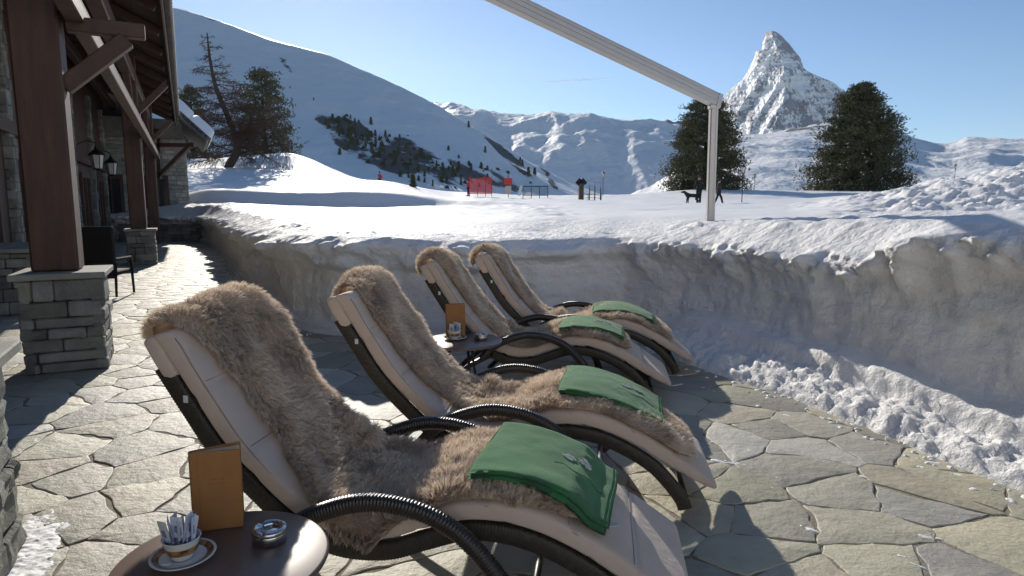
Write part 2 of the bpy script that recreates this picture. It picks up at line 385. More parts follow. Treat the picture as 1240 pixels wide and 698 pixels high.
# smooth tangents
ker=np.ones(31)/31
Tx=np.convolve(np.pad(T[:,0],15,'edge'),ker,'valid');Ty=np.convolve(np.pad(T[:,1],15,'edge'),ker,'valid')
nl=np.hypot(Tx,Ty);Nx=-Ty/nl;Ny=Tx/nl           # outward (snow side)
yb=BPr[:,1];xb=BPr[:,0]
right=np.clip((xb-1.5)/.4,0,1)*np.clip((7.9-yb)/.8,0,1)      # 1 on the right-hand wall
left=np.clip((-1.8-xb)/1.2,0,1)
# stations: profile (d,z) functions
rows=150;w=np.linspace(0,1,rows)
# profile keyed parameters: toe, rubble, ledge, face, lip, top
def lerp(a,b,t): return a+(b-a)*t
keys=[]
sarc=BPt
toe=lerp(.05,.27+.15*np.clip((yb-4.6)/1.5,0,1),right)+.15*right*np.exp(-((yb-6.4)/.8)**2);rubh=lerp(.03,.155-.05*np.clip((5.2-yb)/1.5,0,1),right)
toe=toe*(1+.25*vnoise(sarc*1.1,0,0,3));
led=lerp(.0,.16,right);ledz=lerp(.12,.38,right)-right*.08*np.clip((5.2-yb)/1.5,0,1)
lipz=lerp(1.08,1.14,right)+.22*right*np.clip((5.15-yb)/.6,0,1)+.05*vnoise(sarc*.8,5,0,8)
# each key: offset d, height z, cumulative w
kd=[-toe,-toe*.7,-toe*.3,0*toe,led*.3,led+.03,led+.05,led+.06,led+.07,led+.07,led+.06,led+.20,led+.55,1.2+0*led,1.9+0*led,2.5+0*led]
kz=[-.03+0*toe,rubh*.5,rubh,rubh*1.15,ledz*.9,ledz,ledz+.02,ledz*.5+.4,lipz*.72,lipz*.88,lipz,lipz+.10,None,None,None,None]
kw=[0,.07,.13,.18,.22,.25,.28,.40,.52,.60,.66,.72,.80,.88,.95,1.]
D=np.zeros((K,rows));Z=np.zeros((K,rows))
topz=[]
for i in range(12,16):
    x=xb+Nx*kd[i];y=yb+Ny*kd[i];topz.append(field_z(x,np.maximum(y,3.)))
lip_full=topz[0]
topz=[np.maximum(q_,lipz+.10) if i_<2 else q_ for i_,q_ in enumerate(topz)];kz[12]=np.maximum(lerp(kz[11],topz[0],.75),kz[11]+.02);kz[13]=topz[1];kz[14]=topz[2]+.0;kz[15]=topz[3]
for k in range(rows):
    j=max(i for i in range(16) if kw[i]<=w[k]+1e-9);j=min(j,14);t=(w[k]-kw[j])/(kw[j+1]-kw[j]);t2=t*t*(3-2*t)*.5+t*.5
    D[:,k]=lerp(kd[j],kd[j+1],t2);Z[:,k]=lerp(kz[j],kz[j+1],t2)
# smooth along w
for _ in range(4):
    D[:,1:-1]=(D[:,:-2]+2*D[:,1:-1]+D[:,2:])/4;Z[:,1:-1]=(Z[:,:-2]+2*Z[:,1:-1]+Z[:,2:])/4
X=xb[:,None]+Nx[:,None]*D;Y=yb[:,None]+Ny[:,None]*D
W=np.broadcast_to(w[None,:],X.shape)
rt=right[:,None]
# relief on faces: outward displacement
facem=np.clip((W-.24)/.06,0,1)*np.clip((.62-W)/.06,0,1)
n1=fbm(X*1.1,Y*1.1,Z*1.6,4,51)*.10+fbm(X*.9,Y*.9,Z*9,3,52)*.020+.05*np.abs(vnoise(X*2.6+Z,Y*2.6,Z*.9,45))+.050*ridged(X*3,Y*3,Z*2.2,4,46)+.014*fbm(X*13,Y*13,Z*13,3,49)+.022*np.clip(vnoise(X*5,Y*5,Z*5,47)-.35,0,1)
dn=facem*n1
# drips and hanging clods at the lip
lipm=np.exp(-((W-.64)/.045)**2)
sx=sarc[:,None]
drip=np.clip(fbm(sx*1.5,0,Z*.6,4,53,.6)+.08,0,1)
dn=dn-lipm*drip*.42-np.exp(-((W-.56)/.04)**2)*np.clip(fbm(sx*2.2,3,Z*.4,3,55)-.12,0,1)*.45
clod=fbm(X*7,Y*7,Z*7,4,54,.6)
cm=np.exp(-((W-.65)/.055)**2)
clod2=fbm(X*3.1,Y*3.1,Z*3.1,4,60,.62)
dn=dn-cm*(np.abs(clod)*.12*(.4+.6*rt)+np.clip(clod2+.05,0,1)*.34*(.35+.65*rt))
fl=np.abs(np.sin(sx*9+3*fbm(sx*2,Z*2,0,2,66)))
dn=dn-np.exp(-((W-.62)/.07)**2)*left[:,None]*fl*.10
# left face: undercut scar
lf=left[:,None];scar=np.exp(-((Z-(.62+.2*np.sin(sx*1.3)))/.10)**2)*np.clip(fbm(sx*.9,7,0,3,56)+.25,0,1)
dn=dn+facem*lf*scar*.28
# rubble at the toe
rub=np.clip((.24-W)/.05,0,1)*np.clip(W/.03,0,1)
rl=fbm(X*7,Y*7,Z*0,6,57,.7);rl2=1-np.abs(vnoise(X*13,Y*13,0,58))-.5
Z=Z+rub*rt*(.075*rl+.025*rl2+.03*fbm(X*21,Y*21,0,3,67,.7)+.022)+rub*(1-rt)*.015*rl
ledg=np.exp(-((W-.25)/.03)**2);Z=Z+ledg*rt*(.07*fbm(sx*2.2,1,0,4,59,.65)+.02*clod)
dn=dn-ledg*rt*.05*rl
# top: same relief as the field
tp=np.clip((W-.70)/.1,0,1);Z=Z+tp*field_disp(X,Y);Z=Z+cm*(.02*clod+.06*clod2)
X=X+Nx[:,None]*dn;Y=Y+Ny[:,None]*dn
Z=Z-np.clip((W-.96)/.04,0,1)*.25
face_grey=np.clip((W-.2)/.1,0,1)*np.clip((.66-W)/.1,0,1)*(.25+.75*np.clip((xb[:,None]-.8)/2,0,1)+.45*lf)  # greyer tone on the cut faces, stronger at the left and right
face_grey=np.clip(face_grey,0,1)*np.clip(.35+Z/1.1,0,1)
tag(npmesh('snow_bank',np.stack([X,Y,Z],-1).reshape(-1,3),grid_faces(K,rows)[:,::-1].copy(),M_bank,attrs={'face_grey':face_grey}),kind='structure')
# ---------------------------------------------------------------- flagstone paving (one sheet of real slabs)
def voronoi_flags():
    rs=random.Random(5);pts=[]
    ang=R(-17);ca,sa=math.cos(ang),math.sin(ang)
    # jittered, slightly stretched lattice aligned with the wall; skip some sites to vary sizes
    for i in range(-62,63):
        for j in range(-16,96):
            if rs.random()<.10: continue
            a=(i+(.5 if j%2 else 0)+rs.uniform(-.45,.45))*.50;b=(j+rs.uniform(-.42,.42))*.335
            x=a*ca-b*sa;y=a*sa+b*ca
            if y>29.5 or y<-3 or x>5.5 or x<-24: continue
            if x<-6-.62*y*.9-2: continue
            pts.append((x,y))
    P=np.array(pts);BD=bank_dist(P[:,0],P[:,1])
    V=[];Fs=[]
    for q,(x,y) in enumerate(pts):
        if BD[q]>1.0: continue
        d2=(P[:,0]-x)**2+(P[:,1]-y)**2;idx=np.argsort(d2)[1:22]
        poly=[(x-1.2,y-1.2),(x+1.2,y-1.2),(x+1.2,y+1.2),(x-1.2,y+1.2)]
        for k in idx:
            nx,ny=P[k,0]-x,P[k,1]-y;l=math.hypot(nx,ny);nx/=l;ny/=l;o=l/2-rs.uniform(.002,.009)
            new=[]
            for m in range(len(poly)):
                A=poly[m];B=poly[(m+1)%len(poly)]
                da=(A[0]-x)*nx+(A[1]-y)*ny-o;db=(B[0]-x)*nx+(B[1]-y)*ny-o
                if da<=0:new.append(A)
                if da*db<0:
                    t=da/(da-db);new.append((A[0]+(B[0]-A[0])*t,A[1]+(B[1]-A[1])*t))
            poly=new
            if len(poly)<3:break
        if len(poly)<3: continue
        # subdivide edges, chip them with noise, knock the corners off
        near=y<11
        pl=[]
        for m in range(len(poly)):
            A=poly[m];B=poly[(m+1)%len(poly)];l=math.hypot(A[0]-B[0],A[1]-B[1])
            if l<.03: pl.append(A);continue
            n=max(2,int(l/(.05 if near else .2)))
            for t in range(n):
                f=t/n;pl.append((A[0]+(B[0]-A[0])*f,A[1]+(B[1]-A[1])*f))
        A=np.array(pl)
        nz=np.stack([.009*np.sin(A[:,1]*9+q)+.007*np.sin(A[:,1]*31+q*2.1)+.004*np.sin(A[:,0]*77+A[:,1]*61+q),.009*np.sin(A[:,0]*8.3+q*1.7)+.007*np.sin(A[:,0]*33+q)+.004*np.sin(A[:,0]*59-A[:,1]*83+q)],1)
        A=A+nz*(1 if near else .5);c=A.mean(0);n=len(A)
        h0=rs.uniform(-.002,.002);tx,ty=rs.uniform(-.005,.005),rs.uniform(-.005,.005)
        def zz(Q,sag=0.): return h0+(Q[:,0]-c[0])*tx+(Q[:,1]-c[1])*ty-sag
        r=np.hypot(*(A-c).T)[:,None];A2=c+(A-c)*(1-.002/np.maximum(r,.05));A3=c+(A-c)*(1-.008/np.maximum(r,.08))
        b=len(V)
        V+= [(p[0],p[1],-.05) for p in A]+[(p[0],p[1],z) for p,z in zip(A,zz(A,.003))]+[(p[0],p[1],z) for p,z in zip(A2,zz(A2,.0008))]+[(p[0],p[1],z) for p,z in zip(A3,zz(A3,0))]
        for L_ in range(3):
            for m in range(n):
                k=(m+1)%n;Fs.append((b+L_*n+m,b+L_*n+k,b+(L_+1)*n+k,b+(L_+1)*n+m))
        V.append((c[0],c[1],h0));ci=len(V)-1
        for m in range(n): Fs.append((b+3*n+m,b+3*n+(m+1)%n,ci))
    V=np.array(V);wx=.075*fbm(V[:,0]*1.5,V[:,1]*1.5,0,2,65);wy=.075*fbm(V[:,0]*1.5,V[:,1]*1.5,5,2,66);V[:,0]+=wx;V[:,1]+=wy
    return V,Fs
V_,F_=voronoi_flags()
tag(npmesh('flagstone_paving',V_,F_,M_flag,smooth=True),kind='structure')
tag(npmesh('paving_bed',[(-32,-6,-.0055),(9,-6,-.0055),(9,29,-.0055),(-32,29,-.0055)],[(0,1,2,3)],M_grout),kind='structure')
# leftover snow on the slabs: lumps and thin crusts (uncountable)
def lump(V,Fs,x,y,r,h,sx=1.,rot=0.,seed=0,z0=-.003):
    n,m=12,4;b=len(V);a=np.arange(n)*2*math.pi/n;A,Kk=np.meshgrid(a,np.arange(m))
    rr=r*np.cos(Kk/m*math.pi/2);hh=h*np.sin(Kk/m*math.pi/2)
    q=rr*(1+.22*np.sin(A*2+seed*7.1)+.16*np.sin(A*3+seed*3.3)+.10*np.sin(A*5+seed*1.7+Kk))
    px=q*np.cos(A)*sx;py=q*np.sin(A);c,s_=math.cos(rot),math.sin(rot)
    P=np.stack([x+px*c-py*s_,y+px*s_+py*c,z0+hh*(1+.25*np.sin(A*2.7+seed*5+Kk*2))],-1).reshape(-1,3)
    V.extend(map(tuple,P));V.append((x,y,z0+h))
    for k in range(m-1):
        for i in range(n): j=(i+1)%n;Fs.append((b+k*n+i,b+k*n+j,b+(k+1)*n+j,b+(k+1)*n+i))
    for i in range(n): Fs.append((b+(m-1)*n+i,b+(m-1)*n+(i+1)%n,b+m*n))
def crust(V,Fs,x,y,lx,ly,rot,h,seed,step=.012,thr=.0,sc=9.):
    """ragged sheet of old snow: only where the noise field stands above the slabs"""
    nx=int(lx*2/step)+2;ny=int(ly*2/step)+2;gx,gy=np.meshgrid(np.linspace(-lx,lx,nx),np.linspace(-ly,ly,ny))
    c,s_=math.cos(rot),math.sin(rot);X=x+gx*c-gy*s_;Y=y+gx*s_+gy*c
    f=1-np.hypot(gx/lx,gy/ly)**2+.75*fbm(X*sc,Y*sc,0,5,seed,.6)-thr
    Z=-.006+h*np.sqrt(np.clip(f,0,4))*(.55+.45*fbm(X*22,Y*22,0,4,seed+3,.65))+h*.25*np.abs(vnoise(X*60,Y*60,0,seed))
    Z=np.where(f<0,-.03,Z);b=len(V);V.extend(map(tuple,np.stack([X,Y,Z],-1).reshape(-1,3)))
    fc=grid_faces(ny,nx);k=(f.ravel()[fc].max(1)>0);Fs.extend(map(tuple,fc[k]+b))
V=[];Fs=[];rs=random.Random(3)
spots=[(985,560,.05,2.2),(1046,577,.045,1.),(992,537,.03,1.2),(1062,635,.025,1.3),(1120,650,.06,1.5),(1137,652,.03,1.6),(930,590,.06,1.2),(975,640,.06,2.),(1195,650,.02,1.),(1070,553,.02,1.),(1105,536,.05,2.6),(1090,530,.03,2.),(868,508,.05,2.),(1003,507,.07,2.),(1020,497,.05,1.4),(880,470,.03,1.6),(950,503,.06,2.),(1132,560,.05,1.8),(1160,575,.06,2.2),(1175,566,.03,1.),(1060,660,.03,4.5),(1085,672,.035,5.),(1110,684,.03,4.),(884,560,.07,3.),(880,536,.05,2.4),(905,545,.05,1.8),(862,535,.03,1.5),(1045,588,.012,1.),(1110,590,.014,1.),(205,545,.02,1.4),(260,352,.09,1.3),(840,600,.04,1.2),(853,470,.06,1.4)]
for i,(u,v,r,sx) in enumerate(spots):
    g=gnd(u,v);crust(V,Fs,g[0],g[1],r*sx*.62,r*.42,R(-38)+rs.uniform(-.3,.3),.004+r*.13,i*7,.007,.15,16.)
    for k in range(2): lump(V,Fs,g[0]+rs.gauss(0,r*1.6),g[1]+rs.gauss(0,r*1.2),r*rs.uniform(.06,.16),r*.09,1.2,rs.uniform(0,3),i+k)
g=gnd(36,668);crust(V,Fs,g[0]-.02,g[1]+.02,.46,.125,R(118),.020,333,.008,.05,11.)
g=gnd(70,640);crust(V,Fs,g[0],g[1],.14,.05,R(100),.012,371,.008,.1,14.)
toeX=BPr-np.stack([Nx,Ny],1)*(toe)[:,None]
for i in range(1500):
    k=rs.randrange(K)
    if not(right[k]>.4 or (left[k]>.5 and 6<BPr[k,1]<24)): continue
    d=abs(rs.gauss(0,.16 if right[k]>.4 else .14));x,y=toeX[k]-np.array([Nx[k],Ny[k]])*(d-.05)
    lump(V,Fs,x,y,rs.uniform(.006,.024),rs.uniform(.004,.018),1.2,rs.uniform(0,3),i*1.3)
tag(npmesh('snow_crumbs',V,Fs,M_snow),kind='stuff')

# ---------------------------------------------------------------- mountains
def interp(keys,x): return np.interp(x,[k[0] for k in keys],[k[1] for k in keys])
def smooth1(a,n):
    k=np.ones(n)/n;return np.convolve(np.pad(a,n//2,'edge'),k,'valid')[:len(a)]
def mountain(name,mt,crest,prof,du,rows,amp,nscale,seed,rockfn,u0,u1,crest_rough=1.2,back=.25,grain=None):
    """crest: list (u, v, Y). prof: list of (w, height fraction, depth fraction) foot->crest; fraction of the crest height/distance"""
    u=np.arange(u0,u1+.1,du);v=np.interp(u,[c[0] for c in crest],[c[1] for c in crest]);Yc=np.interp(u,[c[0] for c in crest],[c[2] for c in crest])
    v=smooth1(v,max(3,int(6/du)|1));vd=crest_rough*fbm(u*.07,0,0,5,seed,.6)
    w=np.linspace(0,1,rows)
    wk=[p[0] for p in prof]
    hf=np.interp(w,wk,[p[1] for p in prof]);df=np.interp(w,wk,[p[2] for p in prof])
    b=V0-v;rr=(b*math.cos(PIT)-F*math.sin(PIT))/(b*math.sin(PIT)+F*math.cos(PIT));zc=H+rr*Yc
    v2=v+vd;b2=V0-v2;dz_=H+(b2*math.cos(PIT)-F*math.sin(PIT))/(b2*math.sin(PIT)+F*math.cos(PIT))*Yc-zc
    zs=smooth1(zc,max(3,int(60/du)|1))
    Yg=Yc[None,:]*df[:,None];wk_=np.clip((w-.55)/.4,0,1)[:,None]**1.5;Zg=-25+((zc*1.)[None,:]*wk_+zs[None,:]*(1-wk_)+25)*hf[:,None]+dz_[None,:]*np.clip((w-.72)/.28,0,1)[:,None]**2
    fw_=(Yc*math.cos(PIT)-(zc-H)*math.sin(PIT))/Yc
    Xg=((u-620)/F*fw_)[None,:]*Yg
    env=np.sin(np.clip(w,0,1)*math.pi)[:,None]**.6
    nz=ridged(Xg/nscale,Yg/nscale*.7,0,6,seed+3,.52)*.6+fbm(Xg/nscale*.45,Yg/nscale*.4,0,4,seed+9)*.8
    if grain is not None: nz=nz+grain(Xg,Yg,Zg)
    Zg=Zg+amp*nz*env
    rk=rockfn(np.broadcast_to(u[None,:],Zg.shape),w[:,None]+0*Zg,Xg,Yg,Zg)
    # back side
    Yb=Yc*(1+back);Xb=Xg[-1]*(1+back);Zb=np.full_like(Yb,-60.)
    Xg=np.vstack([Xg,Xb]);Yg=np.vstack([Yg,Yb]);Zg=np.vstack([Zg,Zb]);rk=np.vstack([rk,rk[-1:]*0])
    return tag(npmesh(name,np.stack([Xg,Yg,Zg],-1).reshape(-1,3),grid_faces(*Xg.shape),mt,attrs={'rock':rk}),kind='structure'),(u,w,Xg,Yg,Zg)
# left hill
crest=[(-500,-60,560),(-100,-30,540),(120,-8,520),(224,12,500),(262,24,490),(300,38,480),(345,53,470),(397,66,460),(430,81,455),(461,94,450),(500,113,440),(533,130,435),(565,150,430),(600,172,425),(640,196,420),(690,222,415),(740,240,410),(800,258,400)]
prof=[(0,0,.32),(.12,.06,.40),(.3,.25,.55),(.6,.60,.77),(.85,.88,.93),(.95,.975,.975),(1,1,1)]
def rk_hill(u,w,X,Y,Z):
    v=248-(Z-H)/Y*777
    def blob(cu,cv,au,av,rot=0):
        du=(u-cu);dv=(v-cv);c,s=math.cos(rot),math.sin(rot)
        return np.clip(1.25-np.hypot((du*c+dv*s)/au,(-du*s+dv*c)/av),0,1)
    r=np.maximum.reduce([blob(430,172,50,22,.55),blob(470,190,52,20,.3),blob(545,214,34,13,.3),blob(510,195,50,16,.5)*.8,blob(610,185,60,6,.75)*1.0,blob(655,200,50,5,1.0)*.7,blob(392,150,22,9,.5)*.6,blob(250,30,26,5,.3)*.55,blob(345,85,30,6,.9)*.5,blob(590,215,60,10,.35)*.7])
    return .30*np.clip(r,0,1)**.5+.30*np.clip(r*2.2,0,1)+.05+.20*(fbm(X/14,Y/14,0,4,77)-.1)
hill,HG=mountain('hill',M_hill,crest,prof,2.5,170,7.,70.,100,rk_hill,-500,800,crest_rough=.8)
# middle range, snow fields under rocky crests
crest=[(380,150,3200),(480,128,3200),(533,126,3200),(560,134,3150),(601,145,3100),(618,147,3080),(634,143,3050),(646,138,3050),(659,136,3050),(681,143,3000),(708,147,2950),(722,143,2950),(738,145,2950),(752,149,2950),(768,152,2900),(785,151,2900),(800,148,2900),(809,144,2900),(820,147,2900),(860,156,2900),(940,170,2900),(1000,190,2900)]
prof=[(0,0,.36),(.1,.02,.42),(.45,.50,.62),(.52,.56,.66),(.7,.72,.82),(.85,.84,.93),(1,1,1)]
def rk_range(u,w,X,Y,Z):
    return .40*np.clip((w-.80)/.1,0,1)+.26*fbm(X/160,Y/160,0,5,88)+.12+.10*np.clip((.4-w)/.2,0,1)
mountain('distant_range',M_range,crest,prof,2.0,170,85.,420.,200,rk_range,380,1000,crest_rough=6.)
# snow slopes under and right of the big peak
crest=[(640,262,1500),(760,236,1500),(800,222,1600),(835,195,1800),(860,172,1950),(885,166,2000),(920,163,2050),(950,158,2100),(985,152,2150),(1020,150,2150),(1060,148,2100),(1084,155,2050),(1108,170,2000),(1130,177,1950),(1155,176,1900),(1172,168,1850),(1200,170,1800),(1240,171,1800),(1300,168,1800),(1400,160,1800),(1700,150,1800)]
prof=[(0,0,.20),(.15,.10,.32),(.4,.38,.55),(.6,.58,.68),(.8,.8,.84),(.92,.93,.95),(1,1,1)]
def rk_slope(u,w,X,Y,Z):
    v=248-(Z-H)/Y*777
    b=np.clip(1.2-np.hypot((u-965)/75,(v-158)/7),0,1)*.42
    return b+.26*fbm(X/110,Y/110,0,5,99)+.12+.16*np.clip((u-1060)/60,0,1)*np.clip((w-.8)/.15,0,1)
mountain('snow_slope',M_range,crest,prof,2.0,170,38.,260.,300,rk_slope,640,1700,crest_rough=3.5)
# the great pyramid: left and right outline, and the middle ridge that comes towards the viewer
def pyramid():
    vs=np.concatenate([np.arange(38,215,.8)])
    Lk=[(38,931),(40,927),(44,925),(52,923.5),(60,922),(63,914),(70,913),(80,908),(90,903),(95,901),(102,892),(108,884),(114,879),(122,876),(132,873),(140,868),(150,858),(175,835),(215,790)]
    Rk=[(38,938),(40,942),(44,947),(50,952),(54,957),(62,963),(72,970),(82,973),(88,981),(93,992),(97,1002),(101,1011),(108,1019),(118,1032),(130,1048),(150,1078),(175,1110),(215,1180)]
    Ck=[(38,934),(60,942),(80,948),(95,951),(110,952),(130,947),(150,938),(175,930),(215,925)]
    uL=np.interp(vs,*zip(*Lk))+1.3*fbm(vs*.16,0,0,4,401,.6)*np.clip((vs-40)/12,0,1);uR=np.interp(vs,*zip(*Rk))+1.3*fbm(vs*.16,9,0,4,402,.6)*np.clip((vs-40)/12,0,1);uC=np.interp(vs,*zip(*Ck))+1.5*fbm(vs*.1,3,0,3,403)
    n=150;t=np.linspace(-1,1,2*n+1)[None,:]
    U=np.where(t<0,uC[:,None]+(uC-uL)[:,None]*t,uC[:,None]+(uR-uC)[:,None]*t);Vv=np.broadcast_to(vs[:,None],U.shape)
    px=5000/F
    Yd=5000-(vs[:,None]-38)*px*.95+np.where(t<0,-t*(uC-uL)[:,None]*1.55,t*(uR-uC)[:,None]*1.25)*px
    # gullies and ribs falling away from the middle ridge
    g1=U+ (Vv-38)*.62;g2=U-(Vv-38)*.75
    rib=np.where(t<0,ridged(g1/22,Vv/130,0,5,410),ridged(g2/20,Vv/130,0,5,411))
    cr=ridged(U/17,Vv/15,0,5,412,.6);st=fbm(Vv/3.2+U/40,U/60,0,3,413)
    env=np.clip((1-np.abs(t))*6,0,1)*np.clip((Vv-38)/14,0.15,1)
    Yd=Yd-(rib*40+cr*34+st*20)*env*np.clip((uR-uL)[:,None]/60,.3,1.3)
    b=V0-Vv;rr=(b*math.cos(PIT)-F*math.sin(PIT))/(b*math.sin(PIT)+F*math.cos(PIT))
    Z=H+rr*Yd;X=(U-620)/(b*math.sin(PIT)+F*math.cos(PIT))*Yd
    steep=ridged(g1/14,Vv/40,0,5,420,.6)
    rock=.455+.20*cr+.10*st+.16*np.clip((75-Vv)/25,0,1)-.14*rib+.10*np.exp(-((Vv-150)/9)**2)
    # back
    Zb=Z[:,[0,-1]];Xm=(X[:,:1]+X[:,-1:])/2;Yb=np.maximum(Yd[:,:1],Yd[:,-1:])+ (Vv[:,:1]-30)*px*.9
    ap=H+(248-38)/777*5600
    X=np.concatenate([X,Xm*Yb/((Yd[:,:1]+Yd[:,-1:])/2),X[:,:1]],1);Yd=np.concatenate([Yd,Yb,Yd[:,:1]],1);Z=np.concatenate([Z,Z[:,:1]*.6+Z[:,-1:]*.6*.6667,Z[:,:1]],1)
    rock=np.concatenate([rock,rock[:,:1],rock[:,:1]],1)
    tag(npmesh('mountain_peak',np.stack([X,Yd,Z],-1).reshape(-1,3),grid_faces(*X.shape),M_peak,attrs={'rock':rock}),kind='structure')
pyramid()

# ================================================================ TREES
def conifer(name,base,h,r,seed,label,cat='pine tree',group=None,n_br=230,dens=60,top=.55,mats=None,trunk_h=.02,lean=0.,csize=.16):
    rs=np.random.default_rng(seed);t=empty(name,base,0,label,cat,group)
    m=MB();pts=[(lean*k/8*h*.1,0,h*k/8*.96-.6*(k==0)) for k in range(9)];m.tube(pts,[.035*h*(1-k/8.6)+.01 for k in range(9)],9);m.build('trunk',M_bark,t)
    C=[];Rd=[]
    lb=MB()
    for i in range(n_br):
        f=(i+.5)/n_br;z=h*(trunk_h+(1-trunk_h)*f)
        prof=(1-f)**top*min(1,(f+.5)/.52)          # silhouette
        a=i*2.39996+rs.normal(0,.3)
        Lb=r*prof*rs.uniform(.72,1.10)+.25
        Lb*=.84+.34*(.5+.5*float(vnoise(math.cos(a)*2.2+seed,math.sin(a)*2.2,z*.75,seed)))
        d=np.array([math.cos(a),math.sin(a),0]);up=rs.uniform(.0,.32)+.35*f
        nseg=max(4,int(dens*Lb/r))
        s=np.sqrt(rs.uniform(.04,1,nseg));
        p=d[None,:]*(s*Lb)[:,None];p[:,2]=z+s*Lb*up-.18*Lb*s**2
        sp=.07*Lb+.14;p=p+rs.normal(0,1,(nseg,3))*np.array([sp,sp,sp*.55])*(.35+.65*s[:,None])
        C.append(p);Rd.append(np.tile(d*.8+np.array([0,0,.7]),(nseg,1)))
        if i%3==0: lb.tube([(0,0,z-.1),tuple(d*Lb*.5+np.array([0,0,z+.5*Lb*up])),tuple(d*Lb*.85+np.array([0,0,z+.7*Lb*up-.1*Lb]))],[.05,.03,.01],4)
    lb.build('branches',M_bark,t)
    C=np.concatenate(C);Dr=np.concatenate(Rd);n=len(C)
    # each clump: a tuft of narrow needle blades
    kb=7;Vs=[];
    c=np.repeat(C,kb,0);d=np.repeat(Dr,kb,0)+rs.normal(0,.75,(n*kb,3));d/=np.linalg.norm(d,axis=1)[:,None]
    sd=np.cross(d,rs.normal(0,1,(n*kb,3)));sd/=np.linalg.norm(sd,axis=1)[:,None]
    ln=csize*rs.uniform(.7,1.5,(n*kb,1));wd=csize*.20
    Vt=np.stack([c-sd*wd,c+sd*wd,c+d*ln+sd*wd*.35,c+d*ln-sd*wd*.35],1).reshape(-1,3)
    fc=np.arange(n*kb*4).reshape(-1,4)
    mi=np.repeat((rs.random(n)<.28).astype(int)+2*(rs.random(n)<.008),kb);mi=np.minimum(mi,2)
    npmesh('crown',Vt,fc,mats or [M_pine,M_pine2,M_snow],t,smooth=False,midx=mi)
    return t
def fz(u,Y):
    x=(u-620)/777*Y;return (x,Y,float(field_z(x,Y)))
b=fz(852,84);conifer('pine_tree',(b[0],b[1],at(852,236,84)[2]),12.1,5.2,1,'dense dark pine tree behind the awning post and the two walkers',group='pines on the snow field',n_br=380,dens=100,top=.48,csize=.17)
b=at(1036,238,80);conifer('pine_tree',b,13.5,6.1,2,'broad dark pine tree standing alone right of the pointed mountain',group='pines on the snow field',n_br=460,dens=110,top=.60,csize=.17)
b=at(322,202,72);conifer('pine_tree',b,10.2,3.7,3,'rounded dark pine tree behind the bare larch by the chalet',group='pines by the chalet',n_br=220,dens=46,top=.42)
b=at(236,200,76);conifer('pine_tree',b,8.8,2.3,4,'dark pine tree half hidden behind the snowy chalet eave',group='pines by the chalet',n_br=160,dens=42,top=.5)
# bare larch
def larch():
    rs=random.Random(12);b=at(276,214,60)
    t=empty('larch_tree',b,0,'bare leafless larch tree with a leaning forked trunk beside the chalet','larch tree')
    tr=MB();br=MB();tw=MB()
    P=catmull([(0,0,-1.),(.15,0,.9),(.85,0,2.0),(.9,.1,3.4),(.2,.1,5.6),(-.6,0,7.9),(-1.0,0,10.3),(-1.15,0,12.8)],6)
    n=len(P);tr.tube([tuple(p) for p in P],[.42*(1-k/(n*1.02))**.8+.02 for k in range(n)],9)
    P2=catmull([(.85,0,2.2),(1.5,-.2,3.6),(2.4,-.2,5.0),(3.0,0,6.8)],5);tr.tube([tuple(p) for p in P2],[.20*(1-k/len(P2)*.9) for k in range(len(P2))],7)
    tr.build('trunk',M_bark,t)
    def twig(p,d,L_,lev,r):
        k=6;q=[np.array(p,float)];d=np.array(d,float)
        for i in range(k):
            d=d+np.array([rs.gauss(0,.12),rs.gauss(0,.12),rs.gauss(0,.08)-.03]);d/=np.linalg.norm(d);q.append(q[-1]+d*L_/k)
        (br if lev==0 else tw).tube([tuple(a) for a in q],[max(r*(1-i/(k+.5)),.011) for i in range(k+1)],4 if lev==0 else 3,caps=False)
        if lev<2:
            m=int((13 if lev==0 else 7)*min(1.5,L_/2.+.4))
            for i in range(m):
                f=rs.uniform(.2,1);j=min(k-1,int(f*k));a=q[j]+(q[j+1]-q[j])*(f*k-j)
                dd=d+np.array([rs.gauss(0,.75),rs.gauss(0,.75),rs.gauss(-.05,.5)])
                dd/=np.linalg.norm(dd);twig(a,dd,L_*rs.uniform(.22,.48)*(1.15-f*.4),lev+1,r*.42)
    for src,cnt,z0 in ((P,78,12),(P2,26,4)):
        for i in range(cnt):
            f=(i+rs.random())/cnt;k=int(z0+f*(len(src)-z0-1));k=min(k,len(src)-1)
            a=rs.uniform(0,6.28);zz=src[k][2];L_=max(.7,4.3*(1-(zz-3)/11.5)*rs.uniform(.6,1.1))
            twig(src[k],(math.cos(a),math.sin(a),rs.uniform(-.15,.35)),L_,0,.06*(1-.6*f)+.012)
    br.build('branches',M_bark,t);tw.build('twigs',M_twig,t)
larch()
# small dark conifers and shrubs on the hillside
def small_tree_mesh(seed,bush=False):
    rs=np.random.default_rng(seed);n=130
    f=rs.uniform(0,1,n)**.8;a=rs.uniform(0,6.28,n);rr=(1-f)**.8*(1.1 if not bush else 1.7)*rs.uniform(.4,1,n)
    hgt=4.2 if not bush else 1.8
    c=np.stack([rr*np.cos(a),rr*np.sin(a),f*hgt+.2],1);c=np.repeat(c,4,0)
    d=rs.normal(0,1,(n*4,3));d[:,2]=np.abs(d[:,2])*.6;d/=np.linalg.norm(d,axis=1)[:,None];sd=np.cross(d,rs.normal(0,1,(n*4,3)));sd/=np.linalg.norm(sd,axis=1)[:,None]
    V=np.stack([c-sd*.12,c+sd*.12,c+d*.75+sd*.08,c+d*.75-sd*.08],1).reshape(-1,3)
    return V,np.arange(n*16).reshape(-1,4)
protos=[]
u_,w_,HX,HY,HZ=HG
rs=random.Random(21);cnt=0
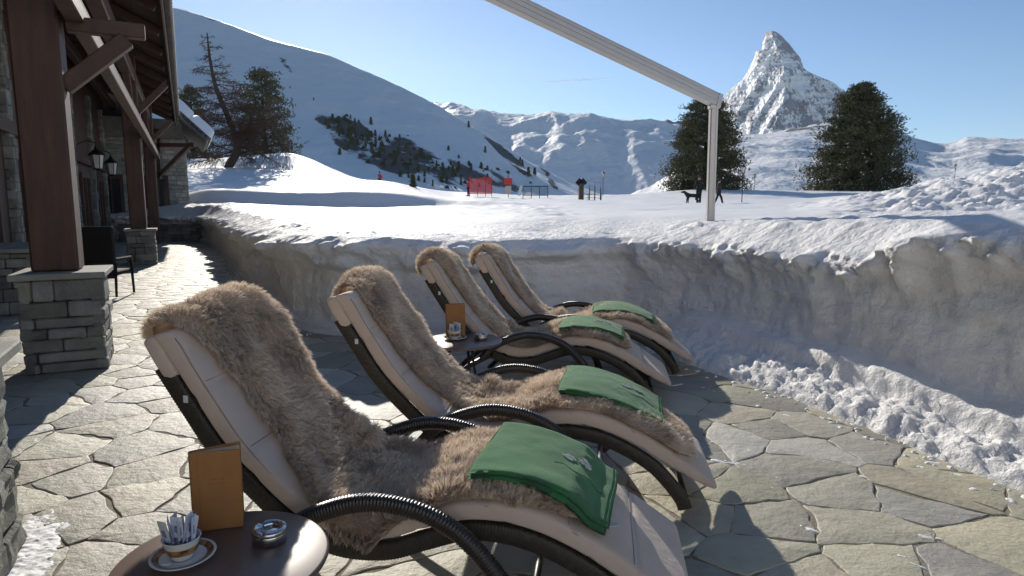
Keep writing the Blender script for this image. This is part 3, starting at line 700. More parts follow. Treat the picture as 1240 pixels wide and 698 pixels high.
cl=[(430,168,34,15,.6),(470,186,34,14,.4),(540,210,26,10,.3),(505,190,40,14,.45),(610,190,40,14,.7),(575,200,40,14,.4),(410,160,20,12,.5),(650,210,30,10,.5),(520,215,60,10,.2)]
wh=[30,26,16,18,4,8,8,2,8]
small=[]
HV=248-(HZ-H)/HY*777
while cnt<210:
    c=rs.choices(cl,wh)[0];du=rs.gauss(0,c[2]*.62);dv=rs.gauss(0,c[3]*.62);u=c[0]+du*math.cos(c[4])-dv*math.sin(c[4]);v=c[1]+du*math.sin(c[4])+dv*math.cos(c[4])
    if u<360 or u>700 or v>232: continue
    j=int(np.clip((u-u_[0])/2.5,0,len(u_)-1));col=HV[:-1,j];i=int(np.argmin(np.abs(col-v)))
    if i>160 or i<8: continue
    bush=rs.random()<.45
    if len(small)<4:
        Vt,Ft=small_tree_mesh(30+len(small),bush=len(small)%2==1)
        o=npmesh('mountain_pine' if len(small)%2==0 else 'mountain_shrub',Vt,Ft,[M_pine],smooth=False);small.append(o)
    else:
        o=small[(1 if bush else 0)+2*rs.randrange(2)].copy();COL.objects.link(o)
    isb='shrub' in o.name
    tag(o,'small dark leafless looking shrub on the rocky band of the left hill' if isb else 'tiny dark conifer on the rocky band of the left hill','shrub' if isb else 'conifer','shrubs on the rocky hillside' if isb else 'small conifers on the rocky hillside')
    o.location=(HX[i,j],HY[i,j],HZ[i,j]-.4);s_=rs.uniform(.35,.95)*HY[i,j]/330;o.scale=(s_*rs.uniform(.8,1.2),s_,s_*rs.uniform(.8,1.3));o.rotation_euler=(0,0,rs.uniform(0,6));cnt+=1
# ================================================================ CHALET
RD=(-math.sin(R(27)),math.cos(R(27)));RN=(math.cos(R(27)),math.sin(R(27)))
R0=(-3.98,6.10)
MC=Matrix(((RD[0],-RN[0],0,R0[0]),(RD[1],-RN[1],0,R0[1]),(0,0,1,0),(0,0,0,1)))  # local (a along, b inward, z)
def C3(a,b,z): return MC@Vector((a,b,z))
def stonework(mb,x0,x1,y0,y1,z0,z1,rs,m=0,lo=.14,hi=.55,zh=(.07,.20),faces='xyXY',jut=.025):
    """courses of rough blocks on the faces of a box (local coords)"""
    def course(fn,Lw,flip):
        z=z0
        while z<z1-.02:
            h=min(rs.uniform(*zh),z1-z)
            if z1-z-h<.05:h=z1-z
            x=0
            while x<Lw-.01:
                l=min(rs.uniform(lo,hi),Lw-x)
                if Lw-x-l<lo*.6:l=Lw-x
                fn(x,x+l,z,z+h,rs.uniform(-.5,1)*jut);x+=l
            z+=h
    g=.006;th=.09
    def blk(c,d,bulge):
        mb.box(c,d,m,MC,0,.012)
    if 'x' in faces: course(lambda a,b,z,zz,j:blk((x0-j/2+th/2,y0+(a+b)/2,(z+zz)/2),(th+j,b-a-2*g,zz-z-2*g),j),y1-y0,0)
    if 'X' in faces: course(lambda a,b,z,zz,j:blk((x1+j/2-th/2,y0+(a+b)/2,(z+zz)/2),(th+j,b-a-2*g,zz-z-2*g),j),y1-y0,0)
    if 'y' in faces: course(lambda a,b,z,zz,j:blk((x0+(a+b)/2,y0-j/2+th/2,(z+zz)/2),(b-a-2*g,th+j,zz-z-2*g),j),x1-x0,0)
    if 'Y' in faces: course(lambda a,b,z,zz,j:blk((x0+(a+b)/2,y1+j/2-th/2,(z+zz)/2),(b-a-2*g,th+j,zz-z-2*g),j),x1-x0,0)
def rough(o,st=.02,sz=.18):
    s=o.modifiers.new('Sub','SUBSURF');s.subdivision_type='SIMPLE';s.levels=2;s.render_levels=2
    tx=bpy.data.textures.get('rock_%g'%sz) or bpy.data.textures.new('rock_%g'%sz,'CLOUDS');tx.noise_scale=sz;tx.noise_depth=3
    d=o.modifiers.new('Disp','DISPLACE');d.texture=tx;d.strength=st;d.mid_level=.5;d.texture_coords='GLOBAL'
    return o
rsS=random.Random(8)
ch=empty('chalet',C3(0,0,0),0,'dark timber chalet with stone footed posts and snow covered eave along the terrace','chalet')
inv=Matrix.Translation(-Vector(C3(0,0,0)))
def cb(mb,name,mats,parent=None,bevel=0.,sub=0):
    o=mb.build(name,mats,None,bevel,sub);o.parent=parent or ch;o.matrix_parent_inverse=Matrix.Translation(-Vector(C3(0,0,0)));return o
def pedestal(a,b,wa,wb,h,cap=.06):
    m=MB();m.box((a+wa/2,b+wb/2,h/2),(wa-.10,wb-.10,h-.02),0,MC);o=cb(m,'pedestal',[M_mortar])
    s=MB();stonework(s,a,a+wa,b,b+wb,.0,h,rsS);q=s.build('stonework',[M_stone]);q.parent=o;rough(q,.03,.16)
    c=MB();c.box((a+wa/2,b+wb/2,h+cap/2+.001),(wa+.10,wb+.10,cap),0,MC,0,.008);q=c.build('cap_slab',[M_slab]);q.parent=o;rough(q,.008,.2)
    return o
PED=[(0,0),(12.3,0),(-6.3,0)]
for a,b in PED[:2]:
    pedestal(a,b,.72,.66,.90)
    p=MB();pw=.385
    for (oa,w2) in ((.17,pw),):
        p.box((a+oa+w2/2,b+.18+pw/2,.962+2.4),(w2,pw,4.8),0,MC,0,.02)
    if a>10:p.box((a+.17+.6,b+.14+pw/2+.02,.5+2.9),(.22,.25,5.7),0,MC,0,.02)
    cb(p,'post',[M_wood])
p=MB();p.box((21.,.33,2.9),(.36,.36,5.6),0,MC,0,.02);cb(p,'post',[M_wood])
# nearest post stands left of the frame on the near wall
p=MB();p.bar(C3(.36,.2,2.72),C3(.36,-.36,3.22),.15,.15,0,(0,0,1),.01);cb(p,'brace',[M_wood2])
for a in (12.7,21.):
    for s_ in (1,):
        p=MB();p.bar(C3(a,.33,3.9),C3(a,-.5,4.8),.18,.16,0,(0,0,1),.01);cb(p,'brace',[M_wood2])
    p=MB();p.bar(C3(a,.33,3.7),C3(a-1.4,.33,4.9),.16,.18,0,(0,0,1),.01);cb(p,'brace',[M_wood2])
p=MB();p.bar(C3(.36,.14,3.31),C3(.36,-.52,3.31),.13,.14,0,(0,0,1),.01);cb(p,'outrigger',[M_wood2])
p=MB();p.bar(C3(-1.5,.055,3.42),C3(21.3,.055,3.42),.15,.20,0,(0,0,1),.01);cb(p,'purlin',[M_wood2])
p=MB();p.bar(C3(-9,.33,4.95),C3(27.5,.33,4.95),.26,.32,0,(0,0,1),.02);cb(p,'purlin',[M_wood2])
p=MB();p.bar(C3(-9,1.9,6.0),C3(27.5,1.9,6.0),.22,.28,0,(0,0,1),.02);cb(p,'purlin',[M_wood2])
# main wall: timber panels between stone pilasters, windows
wl=MB();wl.box((9.5,2.55,3.2),(36,.5,6.4),0,MC)
cb(wl,'wall',[M_wood])
for a in (8.6,12.8,16.8,21.5,25.5):
    s=MB();s.box((a,2.28,2.8),(.30,.10,5.6),0,MC);stonework(s,a-.20,a+.20,2.16,2.5,0,5.6,rsS,1,.15,.3,(.1,.3),'yxX');rough(cb(s,'pilaster',[M_mortar,M_stone]),.02)
for a in (6.4,10.7,14.8,19.2,23.5):
    w=MB();
    for (x0,x1,z0,z1) in ((a-1.0,a+1.0,.10,.28),(a-1.0,a+1.0,2.5,2.68),(a-1.0,a-.86,.28,2.5),(a+.86,a+1.0,.28,2.5),(a-.05,a+.05,.28,2.5)):
        w.box(((x0+x1)/2,2.26,(z0+z1)/2),(x1-x0,.12,z1-z0),0,MC,0,.008)
    o=cb(w,'window',[M_wood2]);g=MB();g.box((a,2.29,1.4),(1.7,.02,2.2),0,MC);q=g.build('pane',[M_glass]);q.parent=o
p=MB();p.bar(C3(-2,2.2,3.1),C3(27,2.2,3.1),.12,.26,0,(0,0,1),.01);cb(p,'rail_beam',[M_wood2])
# roof: boarded soffit, rafters, tiles, rounded tile ends along the eave
eb,ez=-.66,5.22;sl=.46
def roofz(b): return ez+(b-eb)*sl
r=MB()
a0,a1=3.5,25.6
for i in range(34):
    b0=eb+.04+i*.145;b1=b0+.138;r.box((0,0,0),(.01,.01,.01)) if 0 else None
    V=[C3(a,b,roofz(b)+dz) for a in(a0,a1) for b in(b0,b1) for dz in(0,.03)]
    r.add(V,[(0,1,3,2),(4,6,7,5),(0,4,5,1),(2,3,7,6),(0,2,6,4),(1,5,7,3)])
cb(r,'soffit',[M_soffit])
r=MB()
V=[C3(a,b,roofz(b)+dz) for a in(a0,a1) for b in(eb,4.3) for dz in(.035,.16)];r.add(V,[(0,1,3,2),(4,6,7,5),(0,4,5,1),(2,3,7,6),(0,2,6,4),(1,5,7,3)])
rf=cb(r,'roof',[M_tile])
e=MB();a=a0
while a<a1:
    p0=C3(a,eb+.3,roofz(eb+.3)+.13);p1=C3(a,eb-.10,roofz(eb-.1)+.13)
    e.tube([p0,p1],[.085,.085],8);a+=.21
q=e.build('tile_ends',[M_tile]);q.parent=rf
g=MB();g.bar(C3(a0,eb+.05,ez-.02),C3(a1,eb+.05,ez-.02),.05,.20,0,(0,0,1),.01);cb(g,'fascia_board',[M_wood2])
for i in range(11):
    a=4.6+i*1.95
    r=MB();r.bar(C3(a,eb+.15,roofz(eb+.15)-.11),C3(a,4.0,roofz(4.0)-.11),.13,.17,0,(0,0,1),.01);cb(r,'rafter',[M_wood2])
# far wing: stone gable wall with two dark doors
A0=26.6
w=MB();w.box((A0+4.1,3.5,2.6),(8,8.7,5.8),0,MC);wg=cb(w,'wing_wall',[M_slab]);g_=MB();g_.box((A0+4.6,6.2,7.2),(7,9.6,3.6),0,MC);cb(g_,'gable',[M_wood])
s=MB();stonework(s,A0,A0+8.2,-.95,8.,.2,4.6,rsS,0,.2,.6,(.1,.26),'xy',.03);q=s.build('stonework',[M_stone2]);q.parent=wg
for b,wd in ((-.05,.8),(1.75,.75)):
    d=MB();d.box((A0-.05,b+wd/2,1.95),(.10,wd+.2,1.95),0,MC,0,.01);d.box((A0-.11,b+wd/2,1.95),(.04,.07,1.8),0,MC)
    o=cb(d,'door',[M_wood]);g=MB();g.box((A0-.108,b+wd/2,1.95),(.012,wd-.06,1.6),0,MC);q=g.build('pane',[M_glass]);q.parent=o
# wing roof: comes down to the right, thick snow on it
def P_(u,v,Y): return Vector(at(u,v,Y))
ra,rb_=P_(206,130,28.2),P_(251,170,28.2);dd=Vector((RD[0],RD[1],0))*7.0
up=Vector((0,0,1))
def slab(mb,p,q,d,t,m=0,off=0.):
    n_=(q-p).cross(d).normalized()
    if n_.z<0:n_=-n_
    V=[x+n_*k for x in(p,q,p+d,q+d) for k in(off,off+t)]
    mb.add(V,[(0,1,3,2),(4,6,7,5),(0,4,5,1),(2,3,7,6),(0,2,6,4),(1,5,7,3)],m)
    return n_
top=ra+(ra-rb_)*1.6
m=MB();slab(m,top,rb_,dd,.16);cb(m,'wing_roof',[M_tile],None)
e=MB();k=22
for i in range(k):
    p=top.lerp(rb_,i/(k-1))+up*.08;e.tube([p-Vector((RD[0],RD[1],0))*.10,p+Vector((RD[0],RD[1],0))*.3],[.09,.09],8)
q=cb(e,'verge_tiles',[M_tile])
# a sweep of eave joining the long roof to the wing roof
m=MB();pj=catmull([C3(24.2,eb,ez+.02),P_(213,133,27.2),P_(222,147,27.6),P_(251,171,28.0)],8);m.tube([Vector(x) for x in pj],.09,8);cb(m,'eave_sweep',[M_tile])
# snow load on the wing roof
sg=[];nx_,ny_=26,14;n_=(rb_-top).cross(dd).normalized();n_=n_ if n_.z>0 else -n_
V=[];T0=ra.lerp(rb_,-.25)
for i in range(nx_):
    for j in range(ny_):
        fu=i/(nx_-1);fv=j/(ny_-1)
        ed=min(1,min(fu,1-fu,fv,1-fv)*9);th=.02+.42*math.sqrt(max(0,1-(1-ed)**2))*(1+.12*float(vnoise(fu*4,fv*5,0,91)))-(.15 if abs(fu-.52)<.03 else 0)*ed
        p=T0.lerp(rb_,fu*1.02)+dd*(fv*.96+.02)+n_*(.162+th);V.append(p)
bt=[T0.lerp(rb_,(i/(nx_-1))*1.02)+dd*((j/(ny_-1))*.96+.02)+n_*.163 for i in range(nx_) for j in range(ny_)]
m=MB();fcs=[tuple(f) for f in grid_faces(nx_,ny_)];m.add(V,fcs,0,True);cb(m,'roof_snow',[M_snow])
# timber brackets on the wing
for (u0,v0,u1,v1) in ((191,176,236,176),(193,213,228,178),(193,168,193,217),(170,160,200,158)):
    m=MB();m.bar(P_(u0,v0,27.6),P_(u1,v1,27.6),.16,.17,0,(0,1,0),.01);cb(m,'bracket',[M_wood2])
# low dark stone wall closing the path
gw=MB();
G0=(-17.2,28.1);G1=(-13.25,28.05)
gw.box(((G0[0]+G1[0])/2,28.1,.36),(4.0,.34,.76),0);o=gw.build('low_stone_wall',[M_mortar])
tag(o,'low dark stone wall closing the far end of the terrace path below the drift','stone wall')
sv=MC.copy();MC_=MC;MC=Matrix.Identity(4)
s=MB();stonework(s,G0[0],G1[0]+.02,27.9,28.2,0,.78,rsS,0,.2,.6,(.1,.2),'yX');q=s.build('stonework',[M_stone],o);MC=MC_
# near stone wall at the lower left edge
nw=empty('stone_wall',C3(-3.3,.1,0),0,'rough stone wall with a flat cap slab at the lower left edge','stone wall')
def nb(mb,name,mats):
    o=mb.build(name,mats,nw);o.matrix_parent_inverse=Matrix.Translation(-Vector(C3(-3.3,.1,0)));return o
m=MB();m.box((-5.2,.40,.46),(3.1,.60,.92),0,MC);nb(m,'core',[M_mortar])
s=MB();stonework(s,-6.8,-3.60,.03,.74,0,.90,rsS,0,.16,.5,(.08,.2),'yX',.04);rough(nb(s,'stonework',[M_stone]),.055,.10)
c=MB();c.box((-5.18,.38,.935),(3.32,.84,.055),0,MC,0,.008);rough(nb(c,'cap_slab',[M_slab]),.008,.2)
# stone plinth left of the first post
pw_=empty('stone_plinth',C3(4.2,1.3,0),0,'grey stone plinth block left behind the first timber post','plinth')
def pb(mb,name,mats):
    o=mb.build(name,mats,pw_);o.matrix_parent_inverse=Matrix.Translation(-Vector(C3(4.2,1.3,0)));return o
m=MB();m.box((5.2,2.2,.44),(1.9,1.7,.9),0,MC);pb(m,'core',[M_mortar])
s=MB();stonework(s,4.2,6.2,1.25,3.1,0,.90,rsS,0,.2,.5,(.1,.2),'yx',.03);rough(pb(s,'stonework',[M_stone]),.03)
c=MB();c.box((5.2,2.18,.935),(2.1,1.95,.06),0,MC,0,.008);pb(c,'cap_slab',[M_slab])
# wall lanterns
def wall_lantern(a,label):
    p=C3(a,1.72,2.78);t=empty('wall_lantern',p,R(27),label,'lantern','wall lanterns');t.scale=(1.25,)*3
    m=MB();m.lathe([(.11,0),(.16,.34)],(0,0,0),6,0);m.build('glass',[M_lampglass],t,0,0,False)
    m=MB();m.lathe([(.20,.34),(.20,.36),(.05,.50),(.03,.56),(.001,.58)],(0,0,0),6,0);m.lathe([(.001,-.06),(.05,-.04),(.12,-.01),(.12,0)],(0,0,0),6,0)
    for k in range(6):
        A=2*math.pi*k/6;m.bar((.113*math.cos(A),.113*math.sin(A),0),(.165*math.cos(A),.165*math.sin(A),.34),.014,.014)
    m.build('cage',[M_black],t,0,0,False)
    m=MB();m.tube([(0,0,.56),(0,0,.66),(-.2,0,.72),(-.42,0,.60),(-.48,0,.40)],.014,6);m.build('arm',[M_black],t)
wall_lantern(17.9,'nearer and larger of the two white glass lanterns on the chalet wall')
wall_lantern(22.5,'farther and smaller of the two white glass lanterns on the chalet wall')
# dark wicker armchair beside the first post
def armchair():
    b=C3(5.6,.36,0);t=empty('armchair',b,R(27-22),'dark high backed wicker armchair between the two chalet posts','armchair')
    m=MB();m.box((-.30,.02,.78),(.60,.06,.90),0,None,0,.02);
    for i in range(15): m.box((-.30,-.015,.38+i*.055),(.56,.015,.03),0)
    m.build('backrest',[M_chair],t)
    m=MB();m.box((-.30,.30,.42),(.58,.55,.08),0,None,0,.02);m.build('seat',[M_chair],t)
    for x in (-.59,-.01):
        m=MB();m.box((x,.30,.66),(.05,.55,.05),0,None,0,.015);m.tube([(x,.56,.66),(x,.57,.42)],.02,6);m.build('armrest',[M_chair],t)
        for y in(.03,.56):
            m=MB();m.tube([(x,y,.60),(x,y+(.03 if y>.1 else -.05),.01)],[.026,.02],7);m.build('leg',[M_chair],t)
armchair()

# ================================================================ AWNING FRAME
t=empty('awning_frame',(2.7,8.55,1.2),0,'pale metal awning frame of one sloping beam and one upright post in the snow','awning frame')
cn=Vector(at(866,122,8.5));pd=Vector((-RN[0],-RN[1],(at(620,0,7.12)[2]-at(866,122,8.5)[2])/3.04))
def ab(mb,name,mats):
    o=mb.build(name,mats,t);o.matrix_parent_inverse=Matrix.Translation((-2.7,-8.55,-1.2));return o
m=MB();q0=cn+pd*-.04;q1=cn+pd*7.2;m.bar(q0,q1,.13,.15,0,(0,0,1),.006)
for dz in(.045,-.01): m.bar(q0+Vector((0,0,dz)),q1+Vector((0,0,dz)),.146,.012,0)
m.bar(q0+Vector((0,0,.087)),q1+Vector((0,0,.087)),.09,.022,0,(0,0,1),.004)
ab(m,'beam',[M_alu])
m=MB();m.bar(q0-pd*.012,q0+pd*.06,.15,.17,0,(0,0,1),.006);ab(m,'end_cap',[M_alu])
pb0=Vector((cn.x,cn.y,.9));m=MB();m.bar(pb0,Vector((cn.x-.015,cn.y,cn.z-.06)),.10,.10,0,(0,1,0),.012);m.bar(pb0+Vector((.03,-.052,0)),Vector((cn.x+.015,cn.y-.052,cn.z-.06)),.02,.008,0,(0,1,0));ab(m,'post',[M_alu])
m=MB();m.box((cn.x-.012,cn.y,cn.z-.08),(.13,.13,.05),0,None,0,.006);ab(m,'bracket',[M_alu])

# ================================================================ LOUNGERS
LA=R(8);LP={1:(-.529,2.147),2:(-.128,3.178),3:(.107,5.067),4:(.518,5.88)}
RT=catmull([(-.80,1.005),(-.70,.844),(-.596,.687),(-.438,.519),(-.30,.405),(-.144,.340),(.03,.340),(.18,.392),(.33,.440),(.48,.443),(.62,.412),(.76,.350),(.88,.275),(.97,.185),(1.045,.085),(1.075,.0)],10)
PT=catmull([(-.825,1.125),(-.765,1.118),(-.695,1.00),(-.622,.885),(-.523,.735),(-.385,.583),(-.255,.480),(-.11,.427),(.035,.427),(.18,.475),(.325,.522),(.48,.530),(.635,.498),(.785,.432),(.935,.345),(1.085,.242),(1.185,.170)],10)   # top of the pad
PBt=catmull([(-.865,1.095),(-.80,1.005),(-.70,.844),(-.596,.687),(-.438,.519),(-.30,.405),(-.144,.342),(.03,.342),(.18,.394),(.33,.442),(.48,.445),(.62,.414),(.76,.352),(.88,.28),(.99,.215),(1.09,.165),(1.175,.135)],10)
def ribbed(P,n0,wn,hh,name,mt,parent,pitch=.013,amp=.10,sq=3.0,taper=None):
    Q,t_=resample(P,pitch/4);k=len(Q);T_=np.gradient(Q,axis=0);T_/=np.linalg.norm(T_,axis=1)[:,None]
    Nn=np.stack([-T_[:,1],T_[:,0]],1);ns=14;V=np.zeros((k,ns,3))
    for j in range(ns):
        A=2*math.pi*j/ns;c,s=math.cos(A),math.sin(A)
        e=2/sq;cx=np.sign(c)*abs(c)**e;sx_=np.sign(s)*abs(s)**e
        am=1+amp*np.maximum(0,np.sin(2*math.pi*t_/pitch+A*1.0))**.7-amp*.4
        f=am*(1 if taper is None else taper(t_/t_[-1]))
        V[:,j,0]=Q[:,0]+Nn[:,0]*sx_*hh/2*f;V[:,j,2]=Q[:,1]+Nn[:,1]*sx_*hh/2*f;V[:,j,1]=n0+cx*wn/2*f
    V=V.reshape(-1,3);fc=[tuple(f) for f in grid_faces(k,ns,True)[:,::-1]]+[tuple(range(ns)),tuple((k-1)*ns+ns-1-j for j in range(ns))]
    return npmesh(name,V,fc,mt,parent,True)
def pad_mesh(top,bot,n0,n1,name,mt,parent,quilts=None,rnd=.035):
    tq,tt=resample(top,.012);k=len(tq)
    bi=np.linspace(0,len(bot)-1,k);bq=np.stack([np.interp(bi,np.arange(len(bot)),bot[:,c]) for c in (0,1)],1)
    # section loop across n
    sec=[];m=9
    for i in range(m):
        a=math.pi/2*i/(m-1);sec.append((0,1-math.cos(a),math.sin(a)))     # near rounded edge: (side, inset.. )
    V=[]
    nn=np.linspace(0,1,21)
    cols=[]
    for i in range(k):
        f=i/(k-1);ed=min(1,min(f,1-f)*k*.012/rnd);er=math.sqrt(max(0,1-(1-ed)**2))
        t0=tq[i];b0=bq[i];mid=(t0+b0)/2;hv=(t0-b0)/2*(.45+.55*er)
        q=1.
        if quilts is not None:
            q=1-.16*math.exp(-(min(abs(f-z) for z in quilts)/.007)**2)
        row=[]
        for c in range(40):
            A=2*math.pi*c/40;cc,ss=math.cos(A),math.sin(A)
            ex=np.sign(cc)*abs(cc)**.16;ez_=np.sign(ss)*abs(ss)**.42
            n=(n0+n1)/2+(n1-n0)/2*ex*(1-.012*(1-er));puff=1+.05*math.cos(ex*math.pi/2)
            row.append((mid[0]+hv[0]*ez_*q*puff,n,mid[1]+hv[1]*ez_*q*puff))
        V+=row
    fc=[tuple(f) for f in grid_faces(k,40,True)]+[tuple(range(39,-1,-1)),tuple((k-1)*40+j for j in range(40))]
    return npmesh(name,V,fc,mt,parent,True)
def make_lounger(loc):
    t=empty('sun_lounger',loc,-LA)
    for n0 in(.115,.725):
        ribbed(RT-np.array([0,0])+0,n0,.045,.072,'side_rail',M_wickerside,t,.012,.05,4.) if 0 else None
    RC=RT.copy();Tg=np.gradient(RC,axis=0);Tg/=np.linalg.norm(Tg,axis=1)[:,None];RC=RC+np.stack([Tg[:,1],-Tg[:,0]],1)*.040
    RC=RC[RC[:,1]>.02]
    AR=catmull([(-.36,.345),(-.27,.44),(-.14,.508),(0,.548),(.14,.543),(.26,.506),(.37,.435),(.48,.312),(.56,.18),(.615,.03)],10)
    for n0 in(.125,.715):
        ribbed(RC,n0,.045,.074,'side_rail',M_wickerside,t,.012,.05,4.)
    for n0 in(.0,.84):
        ribbed(AR,n0,.058,.062,'armrest',M_wicker,t,.0125,.13,2.4)
    for n0 in(.06,.78):
        m=MB();m.tube([(-.30,n0,.36),(-.48,n0,.26),(-.66,n0,.12),(-.76,n0,.02)],[.022]*4,8);m.tube([(-.35,n0-.04,.355),(-.30,n0+.04,.365)],.02,6);m.build('rear_leg',[M_wicker],t)
    for s_,h_ in((-.70,.085),(.585,.09),(1.03,.075),(-.62,.72),(.0,.285),(.40,.385)):
        m=MB();m.tube([(s_,.02 if s_ in(-.70,.585) else .12,h_),(s_,.82 if s_ in(-.70,.585) else .72,h_)],.016,8);m.build('cross_bar',[M_black],t)
    pd_=pad_mesh(PT,PBt,.10,.74,'mattress',M_pad,t,[.12,.235,.36,.50,.64,.78,.89])
    # piping seam round the upper edge
    m=MB();tq,_=resample(PT,.03)
    for n_ in(.106,.734): m.tube([(p[0],n_,p[1]-.022) for p in tq[2:-1]],.0035,5)
    m.build('piping',[M_padpipe],pd_)
    # head pillow slung behind the pad
    a=np.array(catmull([(-.915,1.085),(-.90,1.10),(-.872,1.112),(-.845,1.11)],3));
    m=MB()
    for z in(.12,.235,.36,.50,.64,.78,.89):
        i=int(z*(len(tq)-1));a_=tq[i];m.tube([(a_[0],n_,a_[1]-.004) for n_ in np.linspace(.115,.725,9)],.0016,4)
    m.build('seams',[M_padpipe],pd_)
    P1=catmull([(-.842,1.115),(-.80,1.03),(-.752,.955)],6);P2=catmull([(-.915,1.082),(-.875,1.005),(-.832,.935)],6)
    pl=pad_mesh(P1,P2,.10,.74,'pillow',M_pad,t,None,.02)
    m=MB();m.box((-.735,.0985,.865),(.018,.004,.028),0,Matrix.Identity(4));m.build('care_tag',[M_white],t)
    return t
L1=make_lounger((*LP[1],0))
lab={1:'nearest beige wicker framed lounger under the largest sheepskin in the foreground',2:'second nearest wicker framed lounger in the middle behind the foreground one',3:'third lounger from the viewer beside the farther round table',4:'farthest lounger standing closest to the shaded snow wall'}
tag(L1,lab[1],'sun lounger','loungers in a row on the terrace')
for k in(2,3,4):
    c=copy_tree(L1);c.location=(*LP[k],0);tag(c,lab[k],'sun lounger','loungers in a row on the terrace')
# ------------------------------------------------ sheepskins (skin surface with real strands of wool)
def to_world(k): return Matrix.Translation((*LP[k],0))@Matrix.Rotation(-LA,4,'Z')
def sheepskin(k,seed,n_str,s_end,label,lumps,edge0,edge1,wd=.0016,ln=.034,width=None):
    rg=np.random.default_rng(seed)
    # centreline: tail hanging behind the pillow, over the top, down the pad
    head=catmull([(-.945,1.01),(-.948,1.06),(-.92,1.105),(-.87,1.130),(-.80,1.135)],8)
    body=PT[(PT[:,0]>-.745)&(PT[:,0]<s_end)]+0
    C,t_=resample(np.vstack([head,body]),.012)
    C=np.stack([smooth1(C[:,0],7),smooth1(C[:,1],7)],1)
    T_=np.gradient(C,axis=0);T_/=np.linalg.norm(T_,axis=1)[:,None];Nn=np.stack([-T_[:,1],T_[:,0]],1)
    K_=len(C);m=56;x=np.linspace(0,1,m)
    sk=C[:,0]
    e0=np.interp(t_/t_[-1],[q[0] for q in edge0],[q[1] for q in edge0])+.022*fbm(t_*9,seed,0,3,seed)
    e1=np.interp(t_/t_[-1],[q[0] for q in edge1],[q[1] for q in edge1])+.022*fbm(t_*9,seed+5,0,3,seed+1)
    Nq=e0[:,None]+(e1-e0)[:,None]*x[None,:]
    tt=t_[:,None]/t_[-1]+0*Nq
    base=.028+.020*fbm(t_[:,None]*5,Nq*5,seed,3,seed+2)+.012*fbm(t_[:,None]*14,Nq*14,seed,2,seed+3)
    for (ct,cn_,rt_,rn_,hh) in lumps: base=base+hh*np.exp(-((tt-ct)/rt_)**2-((Nq-cn_)/rn_)**2)
    # hanging over the sides
    over=np.maximum(0,.10-Nq)+np.maximum(0,Nq-.745)
    drop=np.minimum(over*1.6,.30);Nc=np.where(Nq<.10,.10-(.10-Nq)*.38-.012,np.where(Nq>.745,.745+(Nq-.745)*.38+.012,Nq))
    edge=np.minimum(x[None,:],1-x[None,:])*(e1-e0)[:,None];edge=np.minimum(edge,np.minimum(tt,1-tt)*t_[-1])
    th=base*np.clip(edge/.045,.12,1)**.6
    Xs=C[:,0][:,None]+Nn[:,0][:,None]*th;Zs=C[:,1][:,None]+Nn[:,1][:,None]*th-drop
    P=np.stack([Xs,Nc,Zs],-1)
    # surface normals
    du=np.gradient(P,axis=0);dv=np.gradient(P,axis=1);nr=np.cross(du,dv);nr/=np.linalg.norm(nr,axis=2)[...,None]+1e-9
    # strands
    a=rg.uniform(0,K_-1.001,n_str);b=rg.uniform(0,m-1.001,n_str)
    # more strands on the rim so that the outline is furry
    nr_=int(n_str*.12);b[:nr_]=np.where(rg.random(nr_)<.5,rg.uniform(0,1.5,nr_),rg.uniform(m-2.6,m-1.001,nr_))
    def samp(G):
        i=a.astype(int);j=b.astype(int);f=(a-i)[:,None];g=(b-j)[:,None]
        return (G[i,j]*(1-f)+G[i+1,j]*f)*(1-g)+(G[i,j+1]*(1-f)+G[i+1,j+1]*f)*g
    p=samp(P);n=samp(nr);n/=np.linalg.norm(n,axis=1)[:,None];tv=samp(du);tv/=np.linalg.norm(tv,axis=1)[:,None];sv=np.cross(n,tv)
    # combing field: whorls + general downward lie
    ax=p[:,0];ay=p[:,1];az=p[:,2]
    th_=fbm(ax*4,ay*4,az*4,3,seed+7)*2.6
    comb=tv*(np.cos(th_)*.55)[:,None]+sv*(np.sin(th_)*.75)[:,None]
    # clumping
    cs=.020;q=np.stack([np.floor((p[:,0]+.006*vnoise(ax*60,ay*60,0,1))/cs),np.floor(p[:,1]/cs),np.floor(p[:,2]/cs)],1).astype(np.int64)
    cx=np.stack([_h(q[:,0],q[:,1],q[:,2],s_)-.5 for s_ in(1,2,3)],1)
    cen=(q+.5)*cs+cx*cs*.6
    side=samp(np.broadcast_to((x[None,:,None]-.5)*2,P.shape).copy())[:,0]
    rimo=np.clip((np.abs(side)-.9)/.1,0,1)
    L_=ln*rg.uniform(.6,1.25,n_str)*(1+.35*fbm(ax*9,ay*9,az*9,2,seed+9))
    d=n*.85+comb*.62+cx*.55+rg.normal(0,.16,(n_str,3))+np.array([0,0,-.10])
    d=d+np.array([0,1,0])[None,:]*(rimo*np.sign(side)*.8)[:,None]
    d/=np.linalg.norm(d,axis=1)[:,None]
    tip=p+d*L_[:,None];pull=.36;tc=cen+n*(L_*.75)[:,None]+comb*(L_*.45)[:,None]
    tip=tip*(1-pull)+tc*pull+n*.002;mid=(p+tip)/2+n*(L_*.16)[:,None]
    tip=tip+np.array([0,0,-.10])*(L_[:,None])
    wv=np.cross(d,rg.normal(0,1,(n_str,3)));wv/=np.linalg.norm(wv,axis=1)[:,None]
    w0=wd*rg.uniform(.7,1.3,n_str)[:,None]
    Vs=np.stack([p-wv*w0*.6,p+wv*w0*.6,mid-wv*w0*.5,mid+wv*w0*.5,tip-wv*w0*.12,tip+wv*w0*.12],1).reshape(-1,3)
    bi=np.arange(n_str)[:,None]*6
    fs=np.concatenate([bi+np.array([[0,1,3,2]]),bi+np.array([[2,3,5,4]])],0)
